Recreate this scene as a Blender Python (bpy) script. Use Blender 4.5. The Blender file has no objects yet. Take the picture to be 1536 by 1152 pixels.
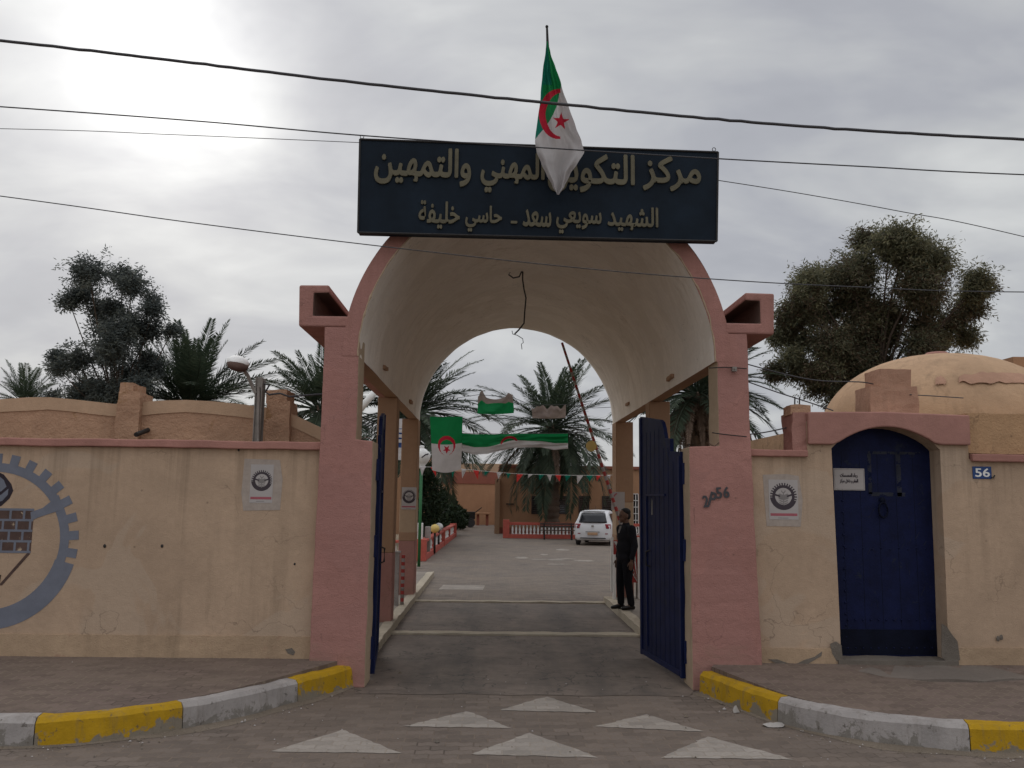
import bpy, bmesh, math, random
from mathutils import Vector, Matrix, noise
PI = math.pi
S = bpy.context.scene
C = S.collection

# ------------------------------------------------------------------ camera
FPX, CAMH = 1300.0, 2.0
PITCH, YAW, ROLL = math.radians(7.51), math.radians(-1.236), 0.013
camd = bpy.data.cameras.new('camera')
camd.sensor_width = 36.0
camd.lens = 36.0 * FPX / 1536.0
camd.clip_start, camd.clip_end = 0.05, 3000
cam = bpy.data.objects.new('camera', camd)
C.objects.link(cam)
CR = Matrix.Rotation(YAW, 3, 'Z') @ Matrix.Rotation(PI/2 + PITCH, 3, 'X') @ Matrix.Rotation(ROLL, 3, 'Z')
cam.matrix_world = Matrix.Translation((0, 0, CAMH)) @ CR.to_4x4()
S.camera = cam

def ray(u, v):
    return CR @ Vector(((u - 768) / FPX, -(v - 576) / FPX, -1.0))
def at(u, v, Y):
    d = ray(u, v)
    return Vector((0, 0, CAMH)) + d * (Y / d.y)
def atz(u, v, Z):
    d = ray(u, v)
    return Vector((0, 0, CAMH)) + d * ((Z - CAMH) / d.z)

# ------------------------------------------------------------------ view, world, sun
S.view_settings.view_transform = 'Standard'
S.view_settings.look = 'None'
S.view_settings.exposure = 0.0
S.view_settings.gamma = 1.0
S.render.engine = 'CYCLES'
S.cycles.max_bounces = 6
S.cycles.transparent_max_bounces = 8

sund = ray(235, 95).normalized()
SUN_EL = math.asin(sund.z)
SUN_AZ = math.atan2(sund.x, sund.y)          # from +Y towards +X

w = bpy.data.worlds.new('World'); S.world = w; w.use_nodes = True
nt = w.node_tree; nt.nodes.clear()
def N(tree, kind, **kw):
    n = tree.nodes.new(kind)
    for k, v in kw.items():
        if k in n.inputs.keys() if isinstance(k, str) else False: n.inputs[k].default_value = v
        else: setattr(n, k, v)
    return n
def L(tree, a, b): tree.links.new(a, b)
def MATH(tree, op, a, b=None, clamp=False):
    n = tree.nodes.new('ShaderNodeMath'); n.operation = op; n.use_clamp = clamp
    for i, x in enumerate((a, b)):
        if x is None: continue
        if isinstance(x, (int, float)): n.inputs[i].default_value = x
        else: tree.links.new(x, n.inputs[i])
    return n.outputs[0]
def MIX(tree, fac, a, b, blend='MIX'):
    n = tree.nodes.new('ShaderNodeMix'); n.data_type = 'RGBA'; n.blend_type = blend
    for i, x in ((0, fac), (6, a), (7, b)):
        if isinstance(x, (int, float)): n.inputs[i].default_value = x
        elif isinstance(x, tuple): n.inputs[i].default_value = (*x[:3], 1)
        else: tree.links.new(x, n.inputs[i])
    return n.outputs[2]
def RAMP(tree, fac, stops, interp='LINEAR'):
    n = tree.nodes.new('ShaderNodeValToRGB'); n.color_ramp.interpolation = interp
    e = n.color_ramp.elements
    while len(e) < len(stops): e.new(0.5)
    for i, (p, c) in enumerate(stops):
        e[i].position = p
        e[i].color = (*c, 1) if isinstance(c, tuple) else (c, c, c, 1)
    if not isinstance(fac, (int, float)): tree.links.new(fac, n.inputs[0])
    return n.outputs[0]
def NOISE(tree, vec, scale, detail=4, rough=.55, dist=0.0):
    n = tree.nodes.new('ShaderNodeTexNoise')
    n.inputs['Scale'].default_value = scale; n.inputs['Detail'].default_value = detail
    n.inputs['Roughness'].default_value = rough; n.inputs['Distortion'].default_value = dist
    if vec is not None: tree.links.new(vec, n.inputs['Vector'])
    return n.outputs[0]

sky = nt.nodes.new('ShaderNodeTexSky'); sky.sky_type = 'NISHITA'; sky.sun_disc = False
sky.sun_elevation = SUN_EL; sky.sun_rotation = SUN_AZ
tc = nt.nodes.new('ShaderNodeTexCoord')
sep = nt.nodes.new('ShaderNodeSeparateXYZ'); L(nt, tc.outputs['Generated'], sep.inputs[0])
zc = MATH(nt, 'ADD', MATH(nt, 'MAXIMUM', sep.outputs[2], 0.0), 0.42)
px_ = MATH(nt, 'DIVIDE', sep.outputs[0], zc); py_ = MATH(nt, 'DIVIDE', sep.outputs[1], zc)
cmb = nt.nodes.new('ShaderNodeCombineXYZ'); L(nt, px_, cmb.inputs[0]); L(nt, MATH(nt, 'MULTIPLY', py_, 1.5), cmb.inputs[1])
cn1 = NOISE(nt, cmb.outputs[0], 1.9, 5, .52, .6)
cn2 = NOISE(nt, cmb.outputs[0], 5.0, 4, .5, .4)
cl = MATH(nt, 'ADD', MATH(nt, 'MULTIPLY', cn1, .7), MATH(nt, 'MULTIPLY', cn2, .3))
cloud = RAMP(nt, cl, [(.32, (.375, .385, .42)), (.44, (.425, .435, .47)), (.55, (.52, .53, .545)), (.68, (.68, .69, .685))])
dp = nt.nodes.new('ShaderNodeVectorMath'); dp.operation = 'DOT_PRODUCT'
nrm = nt.nodes.new('ShaderNodeVectorMath'); nrm.operation = 'NORMALIZE'; L(nt, tc.outputs['Generated'], nrm.inputs[0])
L(nt, nrm.outputs[0], dp.inputs[0]); dp.inputs[1].default_value = sund
dcl = MATH(nt, 'MAXIMUM', dp.outputs['Value'], 0.0)
g1 = MATH(nt, 'MULTIPLY', MATH(nt, 'POWER', dcl, 14.0), .16)
g2 = MATH(nt, 'MULTIPLY', MATH(nt, 'POWER', dcl, 150.0), .55)
glow = MATH(nt, 'MULTIPLY', MATH(nt, 'ADD', g1, g2), MATH(nt, 'MAXIMUM', MATH(nt, 'ADD', MATH(nt, 'MULTIPLY', cl, 1.9), -.05), .1))
gcol = MIX(nt, 1.0, MIX(nt, 1.0, (1, .99, .95), (1, 1, 1), 'MULTIPLY'), (1, 1, 1), 'MULTIPLY')
vm = nt.nodes.new('ShaderNodeVectorMath'); vm.operation = 'SCALE'; vm.inputs[0].default_value = (1, 1, .98); L(nt, glow, vm.inputs['Scale'])
add = nt.nodes.new('ShaderNodeVectorMath'); add.operation = 'ADD'; L(nt, cloud, add.inputs[0]); L(nt, vm.outputs[0], add.inputs[1])
zr = RAMP(nt, sep.outputs[2], [(.50, 0.0), (.88, 1.0)], 'EASE')                 # sky overhead, out of view, brightened to lift ground, walls and vault
yr = RAMP(nt, MATH(nt, 'ADD', MATH(nt, 'MULTIPLY', sep.outputs[1], -.5), .5), [(.5, 0.0), (.8, 1.0)], 'EASE')  # sky behind the camera raised as well, to light the facade
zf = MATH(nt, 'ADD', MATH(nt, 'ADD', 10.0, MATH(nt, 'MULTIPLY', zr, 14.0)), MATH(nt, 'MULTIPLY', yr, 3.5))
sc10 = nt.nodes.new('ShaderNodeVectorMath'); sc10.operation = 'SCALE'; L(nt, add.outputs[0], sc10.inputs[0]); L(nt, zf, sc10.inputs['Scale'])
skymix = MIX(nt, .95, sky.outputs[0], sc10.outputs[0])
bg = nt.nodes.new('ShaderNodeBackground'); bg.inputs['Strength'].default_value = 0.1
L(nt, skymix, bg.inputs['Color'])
wo = nt.nodes.new('ShaderNodeOutputWorld'); L(nt, bg.outputs[0], wo.inputs[0])

sl = bpy.data.lights.new('sun', 'SUN'); sl.energy = 0.5; sl.angle = math.radians(35); sl.color = (1, .96, .9)
so = bpy.data.objects.new('sun', sl); C.objects.link(so)
so.location = (-10, 20, 30)
so.rotation_euler = (-sund).to_track_quat('-Z', 'Y').to_euler()

# ------------------------------------------------------------------ materials
def new_mat(name):
    m = bpy.data.materials.new(name); m.use_nodes = True
    t = m.node_tree; b = t.nodes['Principled BSDF']
    return m, t, b
def coords(t, scale=(1, 1, 1), kind='Object'):
    c = t.nodes.new('ShaderNodeTexCoord'); mp = t.nodes.new('ShaderNodeMapping')
    mp.inputs['Scale'].default_value = scale
    t.links.new(c.outputs[kind], mp.inputs[0]); return mp.outputs[0]
def sc(c, k): return tuple(min(1, x * k) for x in c)
def BUMP(t, b, h, strength, dist):
    n = t.nodes.new('ShaderNodeBump'); n.inputs['Strength'].default_value = strength; n.inputs['Distance'].default_value = dist
    t.links.new(h, n.inputs['Height']); t.links.new(n.outputs[0], b.inputs['Normal'])

def stucco(name, c, var=.16, stain=.3, bump=.5, stain_col=(.16, .115, .075), grain=70, blot=None, drip=None, cracks=0.0, patch=None):
    m, t, b = new_mat(name)
    v = coords(t)
    n1 = NOISE(t, v, 1.1, 6, .62, .4)
    col = MIX(t, RAMP(t, n1, [(.32, 0.0), (.68, 1.0)]), sc(c, 1 - var), sc(c, 1 + var))
    n2 = NOISE(t, v, 14, 5, .7)
    col = MIX(t, RAMP(t, n2, [(.35, 0.0), (.75, .35)]), col, sc(c, .72))
    vs = coords(t, (5, 5, .45))
    n3 = NOISE(t, vs, 1.0, 6, .65)
    n4 = NOISE(t, v, .55, 4, .6)
    f = MATH(t, 'MULTIPLY', RAMP(t, n3, [(.5, 0.0), (.72, 1.0)]), RAMP(t, n4, [(.45, 0.0), (.65, 1.0)]))
    col = MIX(t, MATH(t, 'MULTIPLY', f, stain), col, stain_col)
    if blot:
        n5 = NOISE(t, v, 2.3, 8, .7, .3)
        col = MIX(t, RAMP(t, n5, [(.60, 0.0), (.64, blot[1])]), col, blot[0])
    if patch:                                  # areas repainted in a slightly different mix
        npz = NOISE(t, v, .8, 3, .5, 1.2)
        col = MIX(t, RAMP(t, npz, [(.52, 0.0), (.545, patch[1])]), col, patch[0])
    if drip:                                   # rain streaks that start under the coping
        sp_ = t.nodes.new('ShaderNodeSeparateXYZ'); t.links.new(coords(t), sp_.inputs[0])
        zf_ = MATH(t, 'DIVIDE', MATH(t, 'SUBTRACT', drip[0], sp_.outputs[2]), drip[1])
        nd = NOISE(t, coords(t, (7, 7, .12)), 1.0, 5, .7)
        md_ = MATH(t, 'SUBTRACT', RAMP(t, nd, [(.44, 0.0), (.72, 1.0)]), MATH(t, 'MAXIMUM', zf_, 0.0), True)
        col = MIX(t, MATH(t, 'MULTIPLY', md_, drip[2]), col, stain_col)
        nsp = NOISE(t, coords(t, (2.2, 2.2, 6)), 1.0, 6, .7)
        sb = MATH(t, 'SUBTRACT', RAMP(t, nsp, [(.40, 0.0), (.68, 1.0)]), MATH(t, 'MULTIPLY', MATH(t, 'MAXIMUM', MATH(t, 'SUBTRACT', sp_.outputs[2], .28), 0.0), 2.2), True)
        col = MIX(t, MATH(t, 'MULTIPLY', sb, .5), col, (.24, .18, .125))           # mud splashed up from the pavement
    if cracks:
        vc = t.nodes.new('ShaderNodeTexVoronoi'); vc.feature = 'DISTANCE_TO_EDGE'; vc.inputs['Scale'].default_value = .9
        va = t.nodes.new('ShaderNodeVectorMath'); va.operation = 'ADD'; t.links.new(v, va.inputs[0])
        nz_ = t.nodes.new('ShaderNodeTexNoise'); nz_.inputs['Scale'].default_value = 2.5; nz_.inputs['Detail'].default_value = 6; t.links.new(v, nz_.inputs['Vector'])
        t.links.new(nz_.outputs['Color'], va.inputs[1]); t.links.new(va.outputs[0], vc.inputs['Vector'])
        ck = MATH(t, 'MULTIPLY', RAMP(t, vc.outputs['Distance'], [(.0015, 1.0), (.006, 0.0)]), RAMP(t, NOISE(t, v, .9, 3, .5), [(.48, 0.0), (.58, 1.0)]))
        col = MIX(t, MATH(t, 'MULTIPLY', ck, cracks), col, (.07, .05, .038))
    # small pock marks
    vo = t.nodes.new('ShaderNodeTexVoronoi'); vo.inputs['Scale'].default_value = 3.2; t.links.new(v, vo.inputs['Vector'])
    pk = RAMP(t, vo.outputs['Distance'], [(.025, 1.0), (.05, 0.0)])
    col = MIX(t, MATH(t, 'MULTIPLY', pk, .45), col, (.1, .07, .05))
    t.links.new(col, b.inputs['Base Color'])
    b.inputs['Roughness'].default_value = .93; b.inputs['Specular IOR Level'].default_value = .15
    h = MATH(t, 'ADD', MATH(t, 'MULTIPLY', NOISE(t, v, grain, 4, .7), .5), MATH(t, 'MULTIPLY', NOISE(t, v, 9, 4, .6), .8))
    BUMP(t, b, h, bump, .02)
    return m
def paint(name, c, rough=.5, var=.12, scale=6, wear=None, bump=.1, metal=0.0, spec=.4):
    m, t, b = new_mat(name)
    v = coords(t)
    n1 = NOISE(t, v, scale, 5, .6)
    col = MIX(t, RAMP(t, n1, [(.3, 0.0), (.7, 1.0)]), sc(c, 1 - var), sc(c, 1 + var))
    if wear:
        n2 = NOISE(t, v, wear[2] if len(wear) > 2 else 5, 8, .68, .2)
        col = MIX(t, RAMP(t, n2, [(wear[1], 0.0), (wear[1] + .05, 1.0)]), col, wear[0])
    t.links.new(col, b.inputs['Base Color'])
    b.inputs['Roughness'].default_value = rough; b.inputs['Metallic'].default_value = metal
    b.inputs['Specular IOR Level'].default_value = spec
    if bump: BUMP(t, b, NOISE(t, v, scale * 8, 4, .6), bump, .01)
    return m
def leafmat(name, c1, c2, trans=.3):
    m, t, b = new_mat(name)
    g = t.nodes.new('ShaderNodeNewGeometry')
    col = MIX(t, g.outputs['Random Per Island'], c1, c2)
    t.links.new(col, b.inputs['Base Color']); b.inputs['Roughness'].default_value = .6
    b.inputs['Specular IOR Level'].default_value = .25
    tr = t.nodes.new('ShaderNodeBsdfTranslucent'); t.links.new(col, tr.inputs[0])
    mx = t.nodes.new('ShaderNodeMixShader'); mx.inputs[0].default_value = trans
    t.links.new(b.outputs[0], mx.inputs[1]); t.links.new(tr.outputs[0], mx.inputs[2])
    t.links.new(mx.outputs[0], t.nodes['Material Output'].inputs[0])
    return m
def cloth(name, c):
    m, t, b = new_mat(name)
    v = coords(t)
    col = MIX(t, NOISE(t, v, 7, 4, .6), sc(c, .82), sc(c, 1.15))
    t.links.new(col, b.inputs['Base Color']); b.inputs['Roughness'].default_value = .85
    b.inputs['Specular IOR Level'].default_value = .1
    tr = t.nodes.new('ShaderNodeBsdfTranslucent'); t.links.new(col, tr.inputs[0])
    mx = t.nodes.new('ShaderNodeMixShader'); mx.inputs[0].default_value = .35
    t.links.new(b.outputs[0], mx.inputs[1]); t.links.new(tr.outputs[0], mx.inputs[2])
    t.links.new(mx.outputs[0], t.nodes['Material Output'].inputs[0])
    return m
def pavers(name, base, bw=.22, bh=.11, dirt=.5, rot=0.0, zig=.012, sand=(.21, .165, .12), joint=.48):
    m, t, b = new_mat(name)
    c = t.nodes.new('ShaderNodeTexCoord'); mp = t.nodes.new('ShaderNodeMapping'); mp.inputs['Rotation'].default_value = (0, 0, rot)
    t.links.new(c.outputs['Object'], mp.inputs[0]); v = mp.outputs[0]
    s = t.nodes.new('ShaderNodeSeparateXYZ'); t.links.new(v, s.inputs[0])
    # zig-zag interlocking edges
    zz = MATH(t, 'MULTIPLY', MATH(t, 'SINE', MATH(t, 'MULTIPLY', s.outputs[0], 2 * PI / (bw * .5))), zig)
    cb = t.nodes.new('ShaderNodeCombineXYZ'); t.links.new(s.outputs[0], cb.inputs[0]); t.links.new(MATH(t, 'ADD', s.outputs[1], zz), cb.inputs[1])
    br = t.nodes.new('ShaderNodeTexBrick'); t.links.new(cb.outputs[0], br.inputs['Vector'])
    br.inputs['Scale'].default_value = 1.0; br.inputs['Brick Width'].default_value = bw; br.inputs['Row Height'].default_value = bh
    br.inputs['Mortar Size'].default_value = .008; br.inputs['Mortar Smooth'].default_value = .4; br.inputs['Bias'].default_value = 0
    br.inputs['Color1'].default_value = (*sc(base, .82), 1); br.inputs['Color2'].default_value = (*sc(base, 1.18), 1)
    br.inputs['Mortar'].default_value = (*sc(base, joint), 1)
    n1 = NOISE(t, v, .7, 7, .65, .5)
    n2 = NOISE(t, v, 3.5, 6, .7)
    n3 = NOISE(t, v, 40, 3, .6)
    col = br.outputs[0]
    col = MIX(t, RAMP(t, n1, [(.42, 0.0), (.66, dirt)]), col, sand)      # blown sand
    col = MIX(t, RAMP(t, n2, [(.5, 0.0), (.72, .5)]), col, sc(base, .55))             # dark grime
    nj = NOISE(t, v, 1.6, 5, .6)
    sandj = MATH(t, 'MULTIPLY', br.outputs['Fac'], RAMP(t, nj, [(.36, 0.0), (.52, .75)]))
    col = MIX(t, sandj, col, sc(sand, 1.25))                                        # sand-filled joints
    col = MIX(t, RAMP(t, n3, [(.3, .25), (.7, 0.0)]), col, sc(base, .4))
    t.links.new(col, b.inputs['Base Color']); b.inputs['Roughness'].default_value = .85; b.inputs['Specular IOR Level'].default_value = .25
    h = MATH(t, 'ADD', MATH(t, 'MULTIPLY', br.outputs['Fac'], -.6), MATH(t, 'MULTIPLY', n3, .35))
    BUMP(t, b, h, .6, .008)
    return m

M = {}
M['cream'] = stucco('cream_stucco', (.455, .325, .225), var=.14, stain=.5, drip=(2.5, 1.5, .5), cracks=.45, patch=((.46, .355, .265), .45))
M['creamplinth'] = stucco('cream_plinth', (.43, .305, .20), var=.14, stain=.55, bump=.8, blot=((.34, .18, .13), .35))
M['creamside'] = stucco('cream_pale', (.43, .325, .225), var=.1, stain=.3)
M['pink'] = stucco('pink_stucco', (.405, .205, .172), var=.13, stain=.35, stain_col=(.2, .1, .07), bump=.9, cracks=.3, patch=((.365, .19, .162), .6), drip=(4.3, 3.5, .25))
M['pinkcope'] = stucco('coping_pink', (.37, .185, .15), var=.16, stain=.4, stain_col=(.14, .07, .05))
M['hood'] = stucco('hood_pink', (.38, .198, .162), var=.14, stain=.35, stain_col=(.2, .12, .09))
M['orange'] = stucco('orange_stucco', (.45, .278, .180), var=.2, stain=.6, bump=1.6, blot=((.33, .19, .09), .7), grain=30)
M['orangetop'] = stucco('pale_lime_band', (.49, .335, .22), var=.12, stain=.5, bump=.5)
M['ochre'] = stucco('ochre_parapet', (.46, .285, .16), var=.16, stain=.5, bump=1.2, cracks=.4, grain=45)
M['dome'] = stucco('dome_lime_plaster', (.50, .33, .205), var=.15, stain=.6, bump=.8, cracks=.4, blot=((.36, .23, .135), .6))
M['vault'] = stucco('vault_whitewash', (.84, .77, .69), var=.07, stain=.55, stain_col=(.42, .33, .24), bump=.55, grain=25, cracks=.3, patch=((.72, .645, .56), .45))
M['beam'] = stucco('beam_ochre', (.38, .235, .15), var=.1, stain=.3)
M['colochre'] = stucco('column_ochre', (.36, .22, .135), var=.08, stain=.2, bump=.3)
M['colpale'] = stucco('column_pale', (.46, .33, .22), var=.08, stain=.2, bump=.3)
M['cement'] = stucco('cement_patch', (.17, .145, .12), var=.2, stain=.3, bump=.9)
M['farwall'] = stucco('far_orange_wall', (.40, .225, .13), var=.08, stain=.3, bump=.4)
M['farband'] = stucco('far_red_band', (.27, .10, .07), var=.08, stain=.2, bump=.3)
M['kerbcream'] = stucco('kerb_lime', (.46, .40, .31), var=.15, stain=.5, bump=.8)
M['concrete'] = stucco('concrete_floor', (.27, .235, .20), var=.15, stain=.4, bump=.5)
M['bluegate'] = paint('gate_blue', (.0055, .0095, .042), rough=.55, var=.3, wear=((.012, .015, .030), .60, 3), bump=.15, spec=.12)
M['bluegate2'] = paint('gate_blue_frame', (.0075, .0125, .052), rough=.5, var=.2, spec=.14)
M['bluedoor'] = paint('door_blue', (.0048, .0080, .037), rough=.6, var=.3, wear=((.012, .016, .035), .60, 4), bump=.3, spec=.15)
M['bluekick'] = paint('door_kick_plate', (.0035, .005, .014), rough=.65, var=.3, bump=.5, spec=.12)
M['tape'] = paint('faded_tape', (.032, .034, .045), rough=.8, var=.4, wear=((.007, .010, .034), .50, 12), spec=.1)
M['navy'] = paint('sign_navy', (.0075, .0135, .022), rough=.6, var=.35, scale=2, bump=.03, spec=.12)
M['gold'] = paint('sign_brass', (.118, .104, .066), rough=.6, var=.2, metal=.0, spec=.25)
M['black'] = paint('black_rubber', (.05, .048, .052), rough=.6)
M['iron'] = paint('dark_iron', (.03, .028, .027), rough=.6, metal=.4)
M['steel'] = paint('galvanised_steel', (.25, .225, .20), rough=.55, metal=.5, var=.2)
M['white'] = paint('white_paint', (.72, .71, .68), rough=.5)
M['whitechip'] = paint('white_road_paint', (.58, .57, .55), rough=.85, var=.15, wear=((.19, .165, .14), .56, 7), bump=.5)
M['emblem'] = paint('emblem_grey_blue', (.155, .165, .20), rough=.85, var=.12, wear=((.36, .29, .21), .70, 12))
M['emblemdark'] = paint('emblem_dark', (.025, .018, .025), rough=.85, var=.2)
M['emblembrown'] = paint('emblem_brown', (.085, .05, .04), rough=.85, var=.3, wear=((.42, .32, .22), .60, 9))
M['paper'] = paint('paper_white', (.40, .365, .345), rough=.8, var=.05, scale=4)
M['glue'] = paint('paper_glue_edge', (.36, .30, .255), rough=.85, var=.12, scale=14)
M['ink'] = paint('ink_dark', (.05, .038, .045), rough=.8)
M['inkgrey'] = paint('ink_grey', (.22, .20, .19), rough=.8)
M['barpink'] = paint('print_red', (.36, .10, .12), rough=.8)
M['redpaint'] = paint('red_paint', (.34, .035, .03), rough=.5)
M['salmon'] = paint('balustrade_red', (.42, .09, .065), rough=.8, var=.15)
M['plateblue'] = paint('number_plate_blue', (.012, .045, .16), rough=.4)
M['fgreen'] = cloth('flag_green', (.012, .19, .06))
M['fgreen2'] = cloth('flag_dark_green', (.01, .15, .10))
M['fwhite'] = cloth('flag_white', (.50, .47, .46))
M['fred'] = cloth('flag_red', (.42, .02, .04))
M['fdust'] = cloth('flag_dusty_back', (.24, .19, .165))  # brown standing in for the shadowed back of the cloth
M['bunt_r'] = cloth('pennant_red', (.55, .05, .045))
M['euc_l'] = leafmat('leaves_blue_grey', (.06, .072, .07), (.12, .135, .125), .4)
M['euc_r'] = leafmat('leaves_olive', (.075, .085, .052), (.16, .145, .085), .42)
M['euc_l_pale'] = leafmat('leaves_blue_grey_young', (.11, .125, .11), (.19, .20, .17), .45)
M['euc_l_dark'] = leafmat('leaves_blue_grey_old', (.04, .05, .05), (.07, .08, .075), .3)
M['euc_r_pale'] = leafmat('leaves_olive_young', (.13, .135, .075), (.23, .21, .12), .5)
M['euc_r_dark'] = leafmat('leaves_reddish_old', (.07, .055, .035), (.13, .09, .055), .35)
M['palm'] = leafmat('palm_leaflets', (.032, .050, .032), (.075, .095, .058), .28)
M['palmdead'] = leafmat('dead_palm_fronds', (.10, .065, .045), (.17, .115, .08), .2)
M['hedge'] = leafmat('hedge_leaves', (.015, .030, .015), (.04, .06, .028), .2)
M['bark'] = stucco('bark', (.07, .052, .04), var=.3, stain=.3, bump=1.0, grain=20)
M['palmbark'] = stucco('palm_trunk_bark', (.17, .125, .095), var=.35, stain=.3, bump=1.0, grain=18)
M['skin'] = paint('skin', (.15, .082, .055), rough=.55, var=.08, bump=.03)
M['suit'] = paint('dark_suit', (.017, .017, .021), rough=.9, var=.2, bump=.1, spec=.1)
M['trouser'] = paint('dark_trousers', (.012, .012, .015), rough=.9, var=.2, bump=.1, spec=.1)
M['hair'] = paint('black_hair', (.006, .005, .005), rough=.7, bump=.3)
M['shoe'] = paint('black_leather', (.008, .007, .007), rough=.35)
M['carwhite'] = paint('car_white', (.70, .70, .71), rough=.25, var=.03, bump=0, spec=.5)
M['glass'] = paint('dark_glass', (.012, .013, .016), rough=.08, var=.05, bump=0, spec=.6)
M['tail'] = paint('tail_lamp_red', (.25, .02, .03), rough=.2, bump=0)
M['plateyellow'] = paint('plate_orange', (.45, .28, .17), rough=.5)
M['shutter'] = paint('window_shutter', (.055, .038, .035), rough=.6)
M['lampyellow'] = paint('globe_yellow', (.62, .45, .14), rough=.35)
M['greenpole'] = paint('green_pole', (.02, .13, .04), rough=.5)
M['wood'] = paint('bench_wood', (.07, .045, .035), rough=.7)
M['litter'] = paint('litter_paper', (.40, .37, .34), rough=.8)
M['road'] = pavers('road_pavers', (.178, .142, .117), bw=.23, bh=.115, dirt=.45, sand=(.19, .145, .11))
M['court'] = pavers('courtyard_pavers', (.190, .158, .134), bw=.23, bh=.115, dirt=.55, sand=(.26, .205, .155))
M['arrow'] = pavers('worn_road_marking', (.345, .305, .265), bw=.23, bh=.115, dirt=.30, sand=(.27, .225, .18), joint=.86)
def kerbpaint(name, c, var):
    m, t, b = new_mat(name)
    v = coords(t); z = t.nodes.new('ShaderNodeSeparateXYZ'); t.links.new(v, z.inputs[0])
    col = MIX(t, RAMP(t, NOISE(t, v, 5, 6, .65), [(.3, 0.0), (.7, 1.0)]), sc(c, 1-var), sc(c, 1+var))
    low = MATH(t, 'MULTIPLY', MATH(t, 'SUBTRACT', .16, z.outputs[2]), 1.1)          # chipped more where wheels and sand rub
    w1 = MATH(t, 'ADD', NOISE(t, v, 4.2, 9, .72, .4), low)
    col = MIX(t, RAMP(t, w1, [(.60, 0.0), (.63, .9)]), col, (.20, .18, .155))
    w2 = NOISE(t, v, 13, 7, .7, .2)
    col = MIX(t, RAMP(t, w2, [(.60, 0.0), (.66, .75)]), col, (.09, .075, .06))
    w3 = NOISE(t, coords(t, (9, 9, 1.2)), 1.0, 6, .7)
    col = MIX(t, RAMP(t, w3, [(.52, 0.0), (.75, .55)]), col, (.14, .115, .09))
    t.links.new(col, b.inputs['Base Color']); b.inputs['Roughness'].default_value = .88; b.inputs['Specular IOR Level'].default_value = .2
    BUMP(t, b, MATH(t, 'ADD', MATH(t, 'MULTIPLY', w1, -.7), MATH(t, 'MULTIPLY', NOISE(t, v, 45, 4, .7), .5)), .8, .012)
    return m
M['yellow'] = kerbpaint('kerb_yellow', (.42, .245, .012), .15)
M['kerbwhite'] = kerbpaint('kerb_white', (.335, .305, .285), .15)
M['dust'] = stucco('dusty_plaster_inside', (.12, .075, .06), var=.25, stain=.5)  # dark brown for painted gutter shade, also cracks and the lamp lens
M['bare'] = stucco('bare_plaster', (.46, .27, .185), var=.2, stain=.4, bump=1.0)
M['walk'] = pavers('pavement_pavers', (.170, .124, .102), bw=.22, bh=.11, dirt=.35, zig=.02)
M['grit'] = stucco('road_grit', (.21, .17, .13), var=.25, stain=.4, bump=1.0)
M['walkslab'] = stucco('door_slab_cement', (.20, .168, .142), var=.15, stain=.5, bump=.7)
M['sand'] = stucco('sand_ground', (.34, .27, .19), var=.15, stain=.3, bump=.8)

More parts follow.
